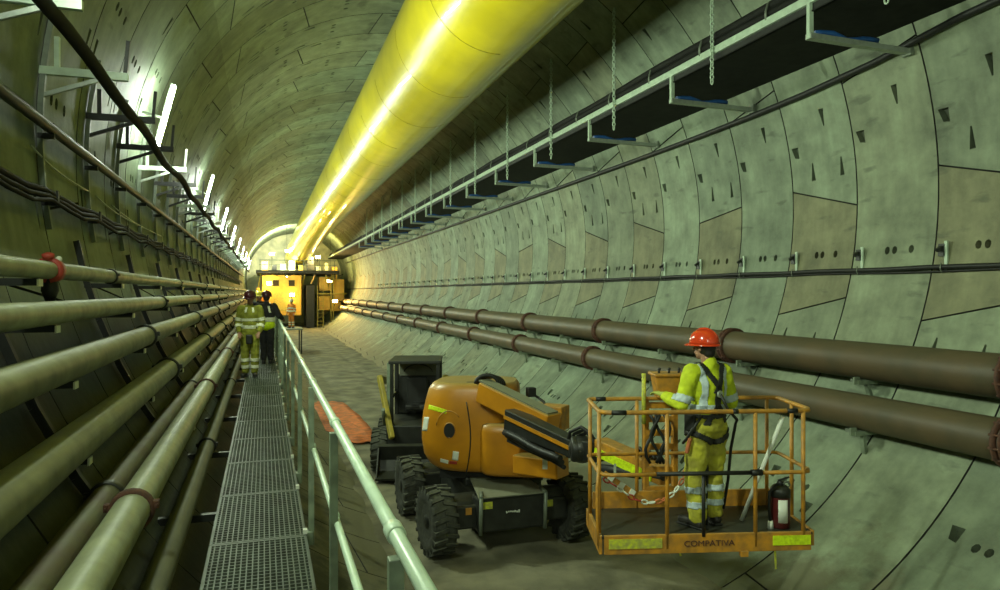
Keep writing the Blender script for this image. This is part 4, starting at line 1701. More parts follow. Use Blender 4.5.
# jib to the basket
ja, jb = at(600, 446, 8.35), at(668, 476, 7.45)
mb = MB()
mb.beam(ja, jb, 0.20, 0.20)
jib = lp(mb).build('jib', M['cage'], lift, 0.012)
mb = MB()
sd = Vector((-ST, -CT, 0)) * 0.10 + Vector((-CT, ST, 0)) * 0.075
mb.beam(ja + sd + Vector((0, 0, -.045)), ja.lerp(jb, .84) + sd + Vector((0, 0, -.045)), 0.02, 0.095)
lp(mb).build('fluorescent_strip', M['hivis_strip'], jib)
mb = MB()
mb.tube([at(598, 468, 8.2), at(640, 474, 7.7)], 0.055, 14)
mb.tube([at(640, 474, 7.7), at(664, 478, 7.4)], 0.032, 12)
lp(mb).build('jib_cylinder', M['black'], jib)
mb = MB()
for px in (615, 622):
    mb.beam(at(px, 464, 7.95), at(px, 476, 7.9), 0.03, 0.03)
lp(mb).build('clip', M['galv_dull'], jib)
mb = MB()
for q in range(5):
    px = 636 + q * 5
    mb.tube([at(px, 458 + q, 7.75), at(px + 4, 448 + 2 * q, 7.7), at(px + 9, 455 + 2 * q, 7.6)], 0.02, 6)
lp(mb).build('hose_tangle', M['black'], jib)

# basket frame of reference: u along the near side to the right, v away from the camera
BU, BV = 1.945, 0.80
B0 = (0.895, 6.22)
BE1 = (math.cos(0.065), math.sin(0.065))
BE2 = (-math.sin(0.065) * .3, 1.0)
DECK = 1.68


def bp(u, v, z):
    return cw(B0[0] + BE1[0] * u + BE2[0] * v, B0[1] + BE1[1] * u + BE2[1] * v, z)


BROT = zrot(-TH + 0.065)
RAIL, MIDR = 2.775, 2.22
mb = MB()
mb.prism([bp(0, 0, DECK - .03), bp(BU, 0, DECK - .03), bp(BU, BV, DECK - .03), bp(0, BV, DECK - .03)], (0, 0, 0.03))
for f in (0.15, 0.5, 0.85): mb.beam(bp(BU * f, 0.02, DECK - .07), bp(BU * f, BV - .02, DECK - .07), 0.06, 0.08)
bsk = lp(mb).build('basket_floor', M['blacksteel'], lift, 0.004)


def bpart(mb, name, m, bev=0.0):
    return lp(mb).build(name, m, bsk, bev)


cc = 0.10                              # cut corners
corn = [(cc, 0), (BU - cc, 0), (BU, cc), (BU, BV - cc * .6), (BU - cc * .6, BV), (cc * .6, BV), (0, BV - cc * .6), (0, cc)]
mb = MB()
for (a, b) in (((0.03, 0), (BU - .02, 0)),):
    mb.beam(bp(a[0], a[1], 1.60), bp(b[0], b[1], 1.60), 0.03, 0.17)
mb.beam(bp(BU, 0.0, 1.62), bp(BU, BV, 1.62), 0.03, 0.14)
mb.beam(bp(0, 0.0, 1.60), bp(0, BV, 1.60), 0.03, 0.17)
kb = bpart(mb, 'kick_board', M['cage'], 0.006)
mb = MB()
mb.beam(bp(0.05, BV, 1.76), bp(BU - .05, BV, 1.76), 0.03, 0.17)
bpart(mb, 'rear_kick_board', M['cage'], 0.006)
mb = MB()
mb.beam(bp(0.07, -0.020, 1.612), bp(0.55, -.020, 1.612), 0.008, 0.085)
bpart(mb, 'fluorescent_strip', M['strip_worn'])
mb = MB()
mb.beam(bp(BU - .38, -0.020, 1.612), bp(BU - .03, -.020, 1.612), 0.008, 0.085)
bpart(mb, 'fluorescent_strip', M['hivis_strip'])
mb = MB()
mb.box(bp(1.30, -.01, 1.50), (0.07, 0.05, 0.05), BROT)
bpart(mb, 'drain_bracket', M['cage'], 0.004)


def rail_loop(z, r, name, skip=()):
    ring = [(0, .17), (0, cc), (cc * .35, cc * .35), (cc, 0)]
    full = [(cc, 0), (BU - cc, 0), (BU - cc * .3, cc * .3), (BU, cc), (BU, BV - cc * .6), (BU - cc * .2, BV - cc * .15), (BU - cc * .6, BV), (cc * .6, BV), (cc * .2, BV - cc * .15), (0, BV - cc * .6), (0, cc), (cc * .3, cc * .3), (cc, 0)]
    mb = MB()
    mb.tube([bp(u, v, z) for u, v in full], r, 12, cap=False)
    return bpart(mb, name, M['cage'])


rail_loop(RAIL, 0.021, 'top_rail')
mb = MB()
mb.tube([bp(u, v, MIDR) for u, v in ((0.58, 0), (cc, 0), (cc * .3, cc * .3), (0, cc), (0, BV - cc * .6), (cc * .6, BV), (BU - cc * .6, BV), (BU, BV - cc * .6), (BU, cc), (BU - cc * .3, cc * .3), (BU - cc, 0), (1.40, 0))], 0.018, 10)
bpart(mb, 'mid_rail', M['cage'])
mb = MB()
mb.tube([bp(0.50, -.03, MIDR + .01), bp(1.44, -.03, MIDR + .01)], 0.019, 10)
mb.tube([bp(1.36, -.03, MIDR + .01), bp(1.46, -.03, MIDR + .01)], 0.028, 10)
bpart(mb, 'drop_bar', M['black'])
for (u, v) in ((0.0, cc * .9), (0.0, BV * .8), (0.60, 0), (1.41, 0), (BU - .09, 0), (BU, BV * .55), (BU - .10, BV), (0.5, BV), (1.10, BV)):
    mb = MB()
    mb.tube([bp(u, v, 1.56), bp(u, v, RAIL)], 0.019, 10)
    bpart(mb, 'post', M['cage'])
mb = MB()
mb.tube([bp(0.0, 0.03, 1.53), bp(-.03, -.0, 1.75), bp(-.03, .02, 2.10), bp(0.0, .08, 2.30)], 0.014, 8)
bpart(mb, 'worn_guard', M['cage'])
mb = MB()
mb.tube([bp(0.93, -.01, 1.66), bp(0.93, -.01, MIDR)], 0.017, 8)
mb.tube([bp(1.03, .25, 1.66), bp(1.05, .25, 2.35), bp(1.12, .2, 2.72)], 0.022, 8)
bpart(mb, 'gate_post', M['black'])
# console and its ladder-like mounting frame on the far side
mb = MB()
cU = 0.60
for du in (0.0, 0.30):
    mb.beam(bp(0.60 + du, BV + .05, 1.62), bp(0.60 + du, BV + .05, 2.78), 0.055, 0.05, up=(0, 1, 0))
for z_ in (1.85, 2.05, 2.28, 2.42, 2.56, 2.70):
    mb.beam(bp(0.60, BV + .05, z_), bp(0.90, BV + .05, z_), 0.05, 0.06)
bpart(mb, 'mounting_frame', M['cage'], 0.004)
mb = MB()
mb.box(bp(0.80, BV - .07, 2.91), (0.24, 0.18, 0.22), BROT, taper=1.25)
mb.box(bp(0.80, BV - .07, 3.03), (0.34, 0.26, 0.03), BROT)
con = bpart(mb, 'control_console', M['cage'], 0.01)
mb = MB()
for q in range(3):
    mb.tube([bp(0.70 + .1 * q, BV - .10, 3.03), bp(0.70 + .1 * q, BV - .12, 3.08)], 0.013, 8)
    mb.ball(bp(0.70 + .1 * q, BV - .12, 3.085), 0.016)
lp(mb).build('joystick', M['black'], con)
mb = MB()
mb.tube([bp(0.565, BV - .03, RAIL - .25), bp(0.565, BV - .03, 3.03)], 0.022, 10)
bpart(mb, 'console_post', M['strip_worn'])
mb = MB()
for q in range(4):
    mb.tube([bp(0.63 + .05 * q + .05 * math.sin(j * .9 + q * 2), BV - .03 - .02 * (q % 2), 2.62 - j * .07) for j in range(8)], 0.016, 6)
bpart(mb, 'cable_tangle', M['black'])
# black wear patches on the rails
for (u, v, w_) in ((.10, 0.0, .13), (1.70, 0, .1), (.08, BV, .10), (1.2, 0, .05)):
    mb = MB()
    mb.tube([bp(u, v, RAIL), bp(u + w_, v, RAIL)], 0.0225, 10)
    bpart(mb, 'rail_tape', M['black'])
p_ = bp(0.98, -0.0205, 1.60)
tx = text_on('COMPATIVA', 0.072, p_ - BB, (PI / 2, 0, -TH + 0.065), M['rust'], 'worn_lettering', kb, 0.002, 1.15)

# hanging straps under the basket
for nm, u, z1 in (('strap', 1.60, 1.34), ('strap', 0.72, 1.48)):
    mb = MB()
    mb.beam(bp(u, .02, 1.52), bp(u + .01, .02, z1), 0.018, 0.006, up=(0, 1, 0))
    bpart(mb, 'strap', M['strip_worn'])

# loose things in the basket
o_ = MB().tube([bp(1.405, .33, DECK + .006), bp(1.685, .045, RAIL - .06)], 0.019, 10).build('steel_rod', M['white'])
tag(o_, 'pale steel rod leaning inside the basket beside the fire extinguisher', 'rod')
ex0 = bp(1.70, .14, DECK)
ex = thing('fire_extinguisher', 'dark red fire extinguisher with white label in the basket corner', 'fire extinguisher', ex0, -TH)
MB().lathe([(0.080, 0.0), (0.088, .015), (0.088, .30), (0.078, .345), (0.045, .375), (0.02, .385)], (0, 0, 0), seg=28).build('cylinder', M['ext_red'], ex)
lb = MB()
ar_ = [R(-122) + i * R(58) / 8 for i in range(9)]
lb.add([(0.0895 * math.cos(a), 0.0895 * math.sin(a), z_) for z_ in (0.06, 0.27) for a in ar_], [(i, i + 1, i + 10, i + 9) for i in range(8)], 0, True)
lo_ = lb.build('label_sheet', M['white'], ex)
s_ = lo_.modifiers.new('t', 'SOLIDIFY')
s_.thickness = 0.002
MB().tube([(-.03, -.02, .40), (-.11, -.03, .33), (-.118, -.04, .20), (-.105, -.04, .06)], 0.014, 8).build('hose', M['black'], ex)
MB().lathe([(0.022, 0), (0.028, -.07)], (-.105, -.04, .07), (0, 0, 1), 12).build('nozzle', M['white'], ex)
m_ = MB()
m_.lathe([(0.024, .375), (0.028, .41), (0.02, .425)], (0, 0, 0), seg=14)
m_.beam((-.02, 0, .43), (.085, 0, .46), 0.02, 0.012)
m_.beam((-.02, 0, .412), (.075, 0, .415), 0.02, 0.010)
m_.build('valve_handle', M['black'], ex, 0.002)
m_ = MB()
m_.tube([(.05 + .028 * math.cos(a), -.03, .40 + .028 * math.sin(a)) for a in [i * PI / 6 for i in range(13)]], 0.007, 6)
m_.build('gauge', M['galv_dull'], ex)
m_ = MB()
m_.lathe([(0.092, .285), (0.091, .35), (0.06, .385), (0.045, .39)], (0, 0, 0), seg=24)
m_.build('shoulder_cap', M['blacksteel'], ex)

# red and white barrier chain drooping across the basket
bc = thing('barrier_chain', 'red and white barrier chain drooping across the left part of the basket', 'chain', bp(0.3, .3, DECK))
ch0 = bp(0.3, .3, DECK)
way = [(603, 478), (617, 487), (634, 499), (648, 503), (662, 501), (674, 493), (684, 478), (687, 460)]
wp = []
for i, (x, y) in enumerate(way):
    wp.append(at(x, y, 6.5 + 0.04 * i) - ch0)
k = 0
for i in range(len(wp) - 1):
    n_ = max(2, int((wp[i + 1] - wp[i]).length / 0.06))
    m_ = [MB(), MB()]
    for j in range(n_):
        p = wp[i].lerp(wp[i + 1], (j + .5) / n_)
        d = (wp[i + 1] - wp[i]).normalized()
        x = d.cross(Vector((0, 0, 1))).normalized()
        z = x.cross(d)
        s_ = x if k % 2 else z
        pts = [p + d * 0.036 * math.cos(a) + s_ * 0.020 * math.sin(a) for a in [q * PI / 4 for q in range(9)]]
        m_[0 if (k // 2) % 2 and k < 16 else 1].tube(pts, 0.0085, 6, cap=False)
        k += 1
    if m_[0].v: m_[0].build('white_links', M['white'], bc)
    if m_[1].v: m_[1].build('red_links', M['redpaint'] if i < 3 else M['orange_sheet'], bc)
m_ = MB()
m_.beam(at(604, 473, 6.5) - ch0, at(642, 499, 6.62) - ch0, 0.012, 0.05)
m_.build('striped_board', M['cage'], bc, 0.003)
for q in range(3):
    f0, f1 = 0.12 + q * .28, 0.24 + q * .28
    A_, B_ = at(604, 473, 6.49) - ch0, at(642, 499, 6.61) - ch0
    m_ = MB()
    m_.beam(A_.lerp(B_, f0), A_.lerp(B_, f1), 0.014, 0.052)
    m_.build('white_stripe', M['white'], bc)

# ---------------------------------------------------------------- worker in the basket
fx, fy = -.46 * CT + .89 * ST, .46 * ST + .89 * CT
wrz = math.atan2(-fx, fy)
feet = cw(1.925, 6.50, DECK + .001)
J = dict(STAND)
J.update(head=(-0.02, 0.02, 1.655), neck=(0, -.01, 1.50), chest=(0, 0, 1.27), pelvis=(0, 0, .95),
         lsho=(-.185, .01, 1.43), rsho=(.185, -.01, 1.42), lelb=(-.29, .02, 1.14), relb=(.285, -.02, 1.13),
         lwri=(-.31, .25, 1.20), rwri=(.20, .22, 1.10), lank=(-.13, -.01, .09), rank=(.10, .02, .09), lkne=(-.12, .04, .50), rkne=(.11, .04, .50))
J['lhd'] = Vector((-.12, .9, .18))
J['rhd'] = Vector((-.2, .9, 0))
wk, jk, tr, body = person('person in red hard hat and yellow workwear standing in the orange basket', feet, wrz, J,
                          dict(fine=True, jacket=M['hivis'], trousers=M['hivis_dirty'], helmet=M['helmet_red'], gloves=M['glove'], head_yaw=0.22,
                               bag=1.0, tbag=1.12, curl=0.45, jacket_low=0.86))
V = Vector
for n_, s in (('l', -1), ('r', 1)):
    sh, el, wr = V(J[n_ + 'sho']), V(J[n_ + 'elb']), V(J[n_ + 'wri'])
    limb_band(jk, 'reflective_band', M['tape'], wk, sh, el, 0.70, 0.93, 0.10)
    kn, an = V(J[n_ + 'kne']), V(J[n_ + 'ank'])
    limb_band(tr, 'reflective_band', M['tape'], wk, kn, an, 0.30, 0.44, 0.13)
    limb_band(tr, 'reflective_band', M['tape'], wk, kn, an, 0.62, 0.76, 0.13)


def arms_far(p):
    for n_ in 'lr':
        sh, el = V(J[n_ + 'sho']), V(J[n_ + 'elb'])
        t_, d_ = seg_t(p, sh, el)
        if 0.15 < t_ and d_ < 0.085: return False
        t_, d_ = seg_t(p, el, V(J[n_ + 'wri']))
        if d_ < 0.085: return False
    return True


shell(jk, 'reflective_band', M['tape'], wk, lambda p, n: 1.085 < p.z < 1.14 and arms_far(p), 0.004)
for s in (-1, 1):
    shell(jk, 'reflective_brace', M['tape'], wk, lambda p, n, s=s: 0.095 < s * p.x < 0.150 and 1.08 < p.z < 1.50 and arms_far(p), 0.004)


def strap(a, b, wd, front=False, src=None, name='harness_strap', off=0.011):
    def pr(p, n):
        if (p.y > 0.0) != front: return False
        if not arms_far(p): return False
        ab = V((b[0] - a[0], 0, b[1] - a[1]))
        ap = V((p.x - a[0], 0, p.z - a[1]))
        t_ = ap.dot(ab) / ab.length_squared
        if not 0 <= t_ <= 1: return False
        return (ap - ab * t_).length < wd
    return shell(src or jk, name, M['black'], wk, pr, off, 0.006)


for fr in (False, True):
    strap((-.115, 1.50), (.03, 1.24), 0.026, fr)
    strap((.115, 1.50), (-.03, 1.24), 0.026, fr)
    strap((0.0, 1.26), (0.0, 1.10), 0.034, fr)
    strap((0.0, 1.14), (-.15, .90), 0.022, fr)
    strap((0.0, 1.14), (.15, .90), 0.022, fr)
shell(jk, 'waist_belt', M['black'], wk, lambda p, n: 1.015 < p.z < 1.06 and arms_far(p), 0.010, 0.006)
for n_, s in (('l', -1), ('r', 1)):
    hp = V(J[n_ + 'hip'])

    def pr(p, n, s=s, hp=hp):
        if s * p.x < -0.005: return False
        z_ = 0.80 + 0.55 * max(0, s * p.x - 0.05)
        return abs(p.z - z_) < 0.026
    shell(tr, 'thigh_strap', M['black'], wk, pr, 0.010, 0.006)
m_ = MB()
m_.lathe([(0.03, 0), (0.034, .01), (0.03, .02)], (0, -.150, 1.24), (0, -1, 0), 14)
m_.build('dorsal_ring', M['galv'], wk)
m_ = MB()
m_.tube([(0.0, -.165, 1.24), (0.06, -.20, 1.10), (0.17, -.20, 1.00), (0.235, -.12, .95), (0.245, -.05, .70), (0.24, -.02, .40), (0.22, .02, .12)], 0.014, 8)
m_.build('lanyard', M['black'], wk)
m_ = MB()
m_.tube([(-.16, -.10, 1.05), (-.24, -.06, .92), (-.26, .0, .82), (-.24, .06, .78)], 0.014, 8)
m_.build('lanyard', M['black'], wk)
m_ = MB()
m_.beam((-.235, -.03, .84), (-.25, 0.0, .70), 0.045, 0.03)
m_.build('shock_pack', M['orange_sheet'], wk, 0.008)
m_ = MB()
m_.box((-.225, -.02, .98), (0.05, 0.11, 0.16), zrot(.2))
m_.build('tool_pouch', M['black'], wk, 0.015)

# ---------------------------------------------------------------- people on the walkway
JA = dict(STAND)
JA.update(lwri=(-.20, .16, .95), rwri=(.20, .16, .95), lank=(-.09, 0, .09), rank=(.09, 0, .09), lkne=(-.10, .02, .5), rkne=(.10, .02, .5))
a, ajk, atr, ab_ = person('person in maroon hard hat and olive-yellow reflective workwear on the walkway, facing the camera',
                          (-0.28, (14.9 + ST * .25) / CT, WZ + .002), PI - .1, JA,
                          dict(jacket=M['olive'], trousers=M['olive'], helmet=M['helmet_maroon'], bag=1.0, tbag=1.04, head_pitch=-.15))


def simple_bands(t, jk, tr, J, m, torso=((1.02, 1.09), (1.18, 1.24)), shins=True):
    def af(p):
        for n_ in 'lr':
            for u_, v_ in ((n_ + 'sho', n_ + 'elb'), (n_ + 'elb', n_ + 'wri')):
                t_, d_ = seg_t(p, V(J[u_]), V(J[v_]))
                if d_ < 0.10 and t_ > 0.3: return False
        return True
    for z0, z1 in torso:
        shell(jk, 'reflective_band', m, t, lambda p, n, z0=z0, z1=z1: z0 < p.z < z1 and af(p), 0.006)
    for n_ in 'lr':
        limb_band(jk, 'reflective_band', m, t, J[n_ + 'sho'], J[n_ + 'elb'], 0.62, 0.86, 0.12)
        limb_band(jk, 'reflective_band', m, t, J[n_ + 'elb'], J[n_ + 'wri'], 0.30, 0.55, 0.11)
        if shins:
            limb_band(tr, 'reflective_band', m, t, J[n_ + 'kne'], J[n_ + 'ank'], 0.25, 0.42, 0.14)
            limb_band(tr, 'reflective_band', m, t, J[n_ + 'kne'], J[n_ + 'ank'], 0.60, 0.77, 0.14)


simple_bands(a, ajk, atr, JA, M['tape_white'])
for s in (-1, 1):
    shell(ajk, 'collar_tape', M['tape_white'], a, lambda p, n, s=s: abs(s * p.x - (0.06 + (1.48 - p.z) * .15)) < 0.02 and 1.36 < p.z < 1.47 and p.y > 0, 0.006)
m_ = MB()
m_.box((0, .15, .80), (0.13, 0.05, 0.20))
m_.build('tool_pouch', M['black'], a, 0.02)

JB = dict(STAND)
JB.update(lwri=(-.18, .22, 1.05), relb=(.30, .02, 1.20), rwri=(.33, .26, 1.12), lank=(-.07, 0, .09), rank=(.09, .06, .09), lkne=(-.08, .03, .5), rkne=(.09, .06, .5))
b_, bjk, btr, bb_ = person('person in black jacket with bright yellow hem on the walkway, back turned',
                           (0.06, (17.6 - ST * .05) / CT, WZ + .002), -.25, JB,
                           dict(jacket=M['dark_cloth'], trousers=M['dark_cloth'], helmet=M['helmet_maroon'], bag=1.15, tbag=1.0))
shell(bjk, 'yellow_hem', M['hivis_strip'], b_, lambda p, n: p.z < 1.06 and abs(p.x) < .22, 0.008)
shell(bjk, 'reflective_band', M['tape_white'], b_, lambda p, n: 1.06 < p.z < 1.16 and abs(p.x) < .22, 0.008)
shell(bjk, 'shoulder_tape', M['tape_white'], b_, lambda p, n: abs(p.x - (0.07 + (1.45 - p.z) * .3)) < .022 and 1.28 < p.z < 1.44 and p.y < 0, 0.008)

JC = dict(STAND)
c_, cjk, ctr, cb_ = person('person in yellow hard hat half hidden behind the two others on the walkway',
                           (-0.13, 21.6, WZ + .002), PI, JC, dict(jacket=M['dark_cloth'], trousers=M['dark_cloth'], helmet=M['helmet_yellow'], bag=1.1))
simple_bands(c_, cjk, ctr, JC, M['tape_white'], ((1.1, 1.17),), False)

# ---------------------------------------------------------------- loader behind the boom lift
LO = cw(-1.86, 15.6, 0)
LO.z = 0
ld_ = thing('skid_steer_loader', 'small black-caged loader with yellow lift arms behind the boom lift', 'loader', LO, -TH + .05)
# local: +x camera right, -y towards the camera
def lw_(x, y, r=0.46, wd=0.34):
    o = wheel(0, 0, 0, r, wd, ld_, M['tyre'])
    o.location = (x, y, 0)
for x in (-.74, .62):
    for y in (-.45, .75): lw_(x, y)
m_ = MB()
m_.box((-.06, .15, .72), (1.05, 1.9, .62))
m_.box((-.06, 1.0, 1.0), (1.0, .5, .5))
m_.build('body', M['blacksteel'], ld_, 0.03)
cg = MB()
for x in (-.50, .50):
    for y in (-.55, .65):
        cg.beam((x, y, 1.0), (x, y, 2.33), 0.09, 0.09, up=(0, 1, 0))
    cg.beam((x, -.55, 1.55), (x, .65, 1.55), 0.05, 0.05)
cg.box((0, .05, 2.34), (1.12, 1.34, .07))
cg.beam((-.50, .65, 1.5), (.5, .65, 1.5), 0.05, 0.9)
cg.build('cab_frame', M['blacksteel'], ld_, 0.015)
m_ = MB()
m_.beam((-.555, -.60, 1.25), (-.555, -.60, 2.34), 0.07, 0.03, up=(0, 1, 0))
m_.build('light_post', M['mint_dull'], ld_, 0.006)
m_ = MB()
m_.tube([(.33 * math.cos(a), .62, 1.98 + .20 * math.sin(a)) for a in [R(8) + i * R(164) / 10 for i in range(11)]], 0.035, 8)
m_.build('rear_hoop', M['black'], ld_)
m_ = MB()
m_.box((0, .60, 2.10), (.86, .02, .36))
m_.build('rear_window', M['grey_plate'], ld_)
m_ = MB()
m_.box((0, .15, 1.28), (.50, .45, .14))
m_.box((0, .38, 1.60), (.48, .12, .62))
m_.build('seat', M['black'], ld_, 0.04)
for s in (-1, 1):
    m_ = MB()
    m_.beam((s * .72 - .06, 1.0, 1.75), (s * .72 - .06, -.35, 1.96), 0.10, 0.16)
    m_.beam((s * .72 - .06, -.32, 2.02), (s * .42 - .02, -1.0, .80), 0.10, 0.14)
    m_.build('lift_arm', M['yellow'], ld_, 0.02)
    m_ = MB()
    m_.tube([(s * .60 - .05, -.5, 1.0), (s * .60 - .03, -.95, 1.4)], 0.04, 10)
    m_.build('lift_cylinder', M['galv_dull'], ld_)
m_ = MB()
pr_ = [(-.95, .05), (-1.50, .05), (-1.66, .22), (-1.62, .26), (-1.47, .12), (-1.10, .14), (-1.02, .32), (-1.06, .70), (-.98, .72)]
pr_ = [(-.95, .08), (-1.55, .06), (-1.57, .11), (-1.12, .15), (-1.02, .36), (-1.12, .66), (-1.04, .70), (-.92, .40)]
m_.prism([(-.72, y, z) for y, z in pr_], (1.36, 0, 0))
for x in (-.72, .62):
    m_.prism([(x, y, z) for y, z in [(-.95, .08), (-1.55, .06), (-1.08, .68), (-.92, .40)]], (.03, 0, 0))
m_.build('bucket', M['blacksteel'], ld_, 0.004)

# ---------------------------------------------------------------- orange light on the ground, painted as a thin raised layer
def gp_(px, py, z=0.0):
    zc = (EYE - z) * FPX / (py - 292)
    return at(px, py, zc)
sh_pts = [gp_(308, 404), gp_(322, 402), gp_(343, 403), gp_(360, 417), gp_(374, 433), gp_(375, 443), gp_(350, 444), gp_(326, 431)]
mb = MB()
cen = sum((p for p in sh_pts), Vector()) / 8
vs = [cen + Vector((0, 0, 0.05))]
rn = random.Random(4)
for f in (0.35, 0.7, 1.0):
    for i in range(32):
        a, b = sh_pts[(i // 4) % 8], sh_pts[(i // 4 + 1) % 8]
        p = a.lerp(b, (i % 4) / 4)
        q = cen.lerp(p, f * (1 + .04 * math.sin(i * 2.3)))
        vs.append(Vector((q.x, q.y, 0.05 + 0.012 * math.sin(i * 1.9 + f * 7) if f < 1 else 0.035)))
fs = [(0, 1 + i, 1 + (i + 1) % 32) for i in range(32)]
for r_ in (0, 1):
    for i in range(32): fs.append((1 + r_ * 32 + i, 1 + (r_ + 1) * 32 + i, 1 + (r_ + 1) * 32 + (i + 1) % 32, 1 + r_ * 32 + (i + 1) % 32))
mb.add(vs, fs, 0, True)
o_ = mb.build('ground_sheet', M['orange_sheet'])
s_ = o_.modifiers.new('t', 'SOLIDIFY')
s_.thickness = 0.01
tag(o_, 'orange plastic sheet lying on the ground left of the loader', 'sheet')

# ---------------------------------------------------------------- boring machine gantry at the far end
GD = 78.0
g = thing('machine_gantry', 'amber-lit steel gantry of the boring machine closing the far end of the tunnel', 'gantry', (CX, GD, 0))
GZ = EYE + 2.0
mb = MB()
mb.box((-.2, 6, GZ + .15), (8.6, 12, .35))
mb.build('upper_deck', M['blacksteel'], g, 0.03)
mb = MB()
for x in (-4.1, -2.9, -1.3, 0.35, 2.0, 3.6):
    mb.beam((x, .2, GZ + .3), (x, .2, GZ + 1.4), .07, .07, up=(0, 1, 0))
mb.beam((-4.2, .2, GZ + 1.4), (3.8, .2, GZ + 1.4), .08, .08)
mb.beam((-4.2, .2, GZ + .9), (3.8, .2, GZ + .9), .06, .06)
mb.build('deck_railing', M['mint_dull'], g)
mb = MB()
mb.box((-1.9, 3, EYE - .35), (4.0, 6, 4.3))
cab = mb.build('cabin', M['gantry'], g, 0.05)
for x in (-2.5, -.9):
    mb = MB()
    mb.box((x, -.02, EYE + .95), (.62, .06, .62))
    w_ = mb.build('window', M['glassdark'], cab)
    mb = MB()
    for dz in (-.34, .34): mb.box((x, -.05, EYE + .95 + dz), (.74, .05, .06))
    for dx in (-.34, .34): mb.box((x + dx, -.05, EYE + .95), (.06, .05, .74))
    mb.build('window_frame', M['yellow'], cab)
mb = MB()
mb.box((-1.8, -.03, EYE - 1.0), (1.9, .05, 2.0))
mb.build('panel', M['yellow'], cab, 0.02)
mb = MB()
mb.box((1.05, 2.5, 2.3), (.85, 5, 4.6))
mb.build('leg_column', M['blacksteel'], g, 0.05)
mb = MB()
mb.box((-4.3, 2.5, 2.6), (.35, 5, 3.4))
mb.build('leg_column', M['gantry'], g, 0.05)
for x, z_, wd, ht in ((2.7, EYE + .9, 1.3, 1.5), (4.2, EYE + .2, 1.1, 2.4), (2.6, EYE - 1.2, 1.2, 1.6), (3.9, EYE - 1.6, 1.0, 1.0)):
    mb = MB()
    mb.box((x, 2 + z_ * .1, z_), (wd, 2.4, ht))
    mb.build('equipment_box', M['gantry'], g, 0.05)
mb = MB()
for x in (3.25, 3.5): mb.tube([(x, .4, 0.6), (x, .4, GZ)], .06, 8)
mb.tube([(2.0, .3, EYE - .2), (4.9, .3, EYE - .2)], .06, 8)
mb.build('pipe_work', M['yellow'], g)
mb = MB()
for q in range(7):
    mb.tube([(-3.9 + q * 1.3, .1, GZ), (-3.7 + q * 1.3, .0, GZ - .25), (-3.3 + q * 1.3, .05, GZ - .05)], .05, 6)
mb.build('slack_hose', M['black'], g)
# bulkhead behind
mb = MB()
mb.lathe([(RAD - .02, 0), (RAD - .02, .3)], (0, 13.5, CZ), (0, 1, 0), 64)
mb.build('bulkhead', M['cream'], g)
rn = random.Random(12)
for q in range(9):
    x = -3.6 + q * .95
    mb = MB()
    hh = rn.uniform(.5, 1.7)
    mb.box((x, 3 + rn.uniform(-1, 2), GZ + .32 + hh / 2), (rn.uniform(.4, .8), 1.2, hh))
    mb.build('deck_cabinet', M[('gantry', 'blacksteel', 'galv_dull', 'cream')[q % 4]], g, .04)
for q in range(8):
    mb = MB()
    x = -4.0 + q * 1.12
    mb.beam((x, .6, GZ - .1), (x + rn.uniform(-.5, .5), .8, GZ - rn.uniform(.9, 2.2)), .12, .12)
    mb.build('brace', M[('yellow', 'gantry')[q % 2]], g)
for q in range(6):
    mb = MB()
    z_ = .9 + q * .55
    mb.box((-3.9 + .2 * (q % 2), -.35, z_), (.55, .5, .40))
    mb.build('stacked_box', M[('yellow', 'orange_cloth', 'cream')[q % 3]], g, .03)
mb = MB()
for q in range(9): mb.beam((1.75, -.4, .3 + q * .42), (2.35, -.4, .3 + q * .42), .04, .04)
for x in (1.75, 2.35): mb.beam((x, -.4, 0.05), (x, -.4, 4.6), .05, .05, up=(0, 1, 0))
mb.build('ladder', M['yellow'], g)
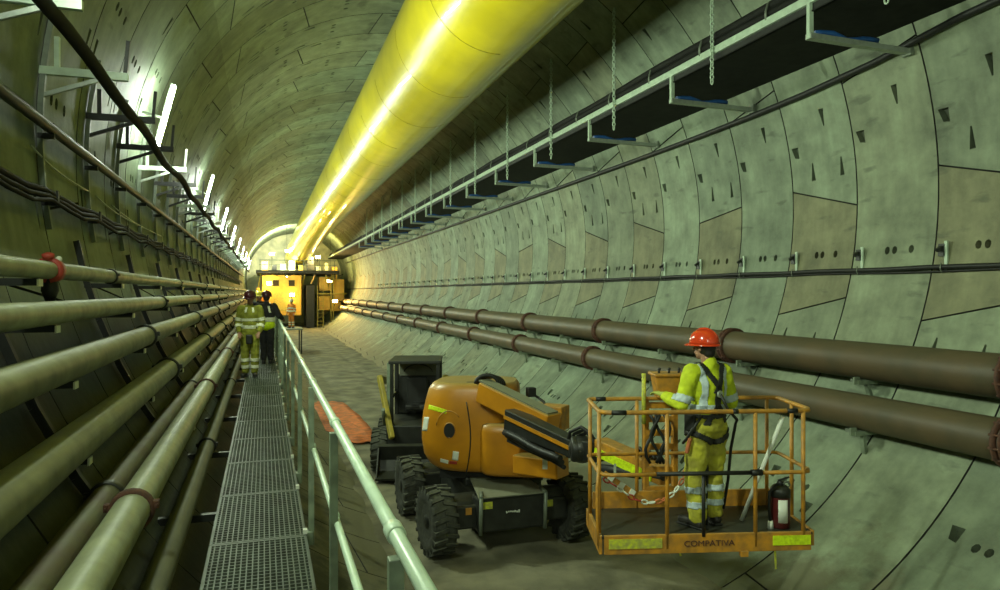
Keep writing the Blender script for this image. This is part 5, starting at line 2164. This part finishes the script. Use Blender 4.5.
# lit flood lamps
for i, (x, y, z_, mt, e, colr) in enumerate(((-2.9, -.2, GZ + 2.0, 'lamp_white', 1.0, (1, 1, .72)), (-1.3, -.2, GZ + 2.35, 'lamp_white', 1.0, (1, 1, .72)),
                                             (1.8, -.3, GZ + 1.75, 'lamp_warm', .7, (1, .78, .30)), (3.0, -.5, EYE + 1.2, 'lamp_warm', 1.1, (1, .66, .18)),
                                             (-3.2, -.9, EYE + .9, 'lamp_warm', 1.1, (1, .66, .18)), (-.9, -1.1, EYE - .3, 'lamp_warm', .9, (1, .62, .16)),
                                             (3.6, -.4, EYE - 1.0, 'lamp_warm', .8, (1, .62, .16)))):
    mb = MB()
    mb.box((x, y, z_), (.55, .12, .34))
    f_ = mb.build('flood_lamp', M['black'], g, 0.03)
    mb = MB()
    mb.box((x, y - .07, z_), (.50, .03, .29))
    mb.build('lit_face', M[mt], f_)
    mb = MB()
    mb.beam((x, y + .05, z_), (x, .3, z_ - .5), .05, .05)
    mb.build('lamp_arm', M['blacksteel'], f_)
    ld = bpy.data.lights.new('work_light', 'AREA')
    ld.size = .5
    ld.energy = WARM_W * e * (4.0 if i < 3 else 0.9)
    ld.color = colr
    lo = bpy.data.objects.new('work_light', ld)
    COL.objects.link(lo)
    lo.location = (CX + x, GD + y + (.4 if i < 3 else -.12), z_)
    aim = Vector((x * .1, 3.0 if i < 3 else (-2.0 if i not in (4, 5) else 1.6), 1.2 if i < 3 else -.2))
    lo.rotation_euler = aim.to_track_quat('-Z', 'Y').to_euler()
for i, (x, y, z_, e) in enumerate(((-1.5, -3.4, EYE + 1.6, .8), (2.9, -3.0, EYE + 1.2, .5))):
    tt = thing('work_lamp', ['amber work lamp hung before the left cabin of the far gantry', 'amber work lamp hung before the right side of the far gantry'][i], 'lamp', (CX + x, GD + y, z_))
    MB().lathe([(.06, .2), (.16, .12), (.22, 0), (.21, 0), (.14, .1)], (0, 0, 0), seg=16).build('shade', M['black'], tt)
    MB().ball((0, 0, .02), .09).build('bulb', M['lamp_warm'], tt)
    MB().tube([(0, 0, .2), (0, 0, CZ + math.sqrt(RAD ** 2 - x * x) - z_)], .012, 6).build('cord', M['black'], tt)
    ld = bpy.data.lights.new('bulb_light', 'POINT')
    ld.energy = WARM_W * e
    ld.color = (1, .66, .2)
    ld.shadow_soft_size = .1
    lo = bpy.data.objects.new('bulb_light', ld)
    COL.objects.link(lo)
    lo.location = (CX + x, GD + y, z_ - .14)

# steel platform in front of the gantry with a worker in orange
pl = thing('access_platform', 'low steel access platform in front of the far gantry', 'platform', (1.5, 46.5, 0))
mb = MB()
mb.box((0, 0, EYE - 2.32), (1.6, 3.0, .08))
mb.build('deck', M['galv_dull'], pl)
for x in (-.7, .7):
    for y in (-1.4, 1.4):
        zb = CZ - math.sqrt(RAD ** 2 - (1.5 + x - CX) ** 2) - .02
        MB().beam((x, y, max(zb, 0)), (x, y, EYE - 2.36), .08, .08, up=(0, 1, 0)).build('leg', M['blacksteel'], pl)
JD = dict(STAND)
d_, djk, dtr, db_ = person('person in orange workwear with white reflective bands far down the tunnel', (1.66, 46.4, EYE - 2.28), 2.6, JD,
                           dict(jacket=M['orange_cloth'], trousers=M['orange_cloth'], helmet=M['helmet_white'], bag=1.1))
simple_bands(d_, djk, dtr, JD, M['tape_white'], ((1.02, 1.12), (1.22, 1.30)))
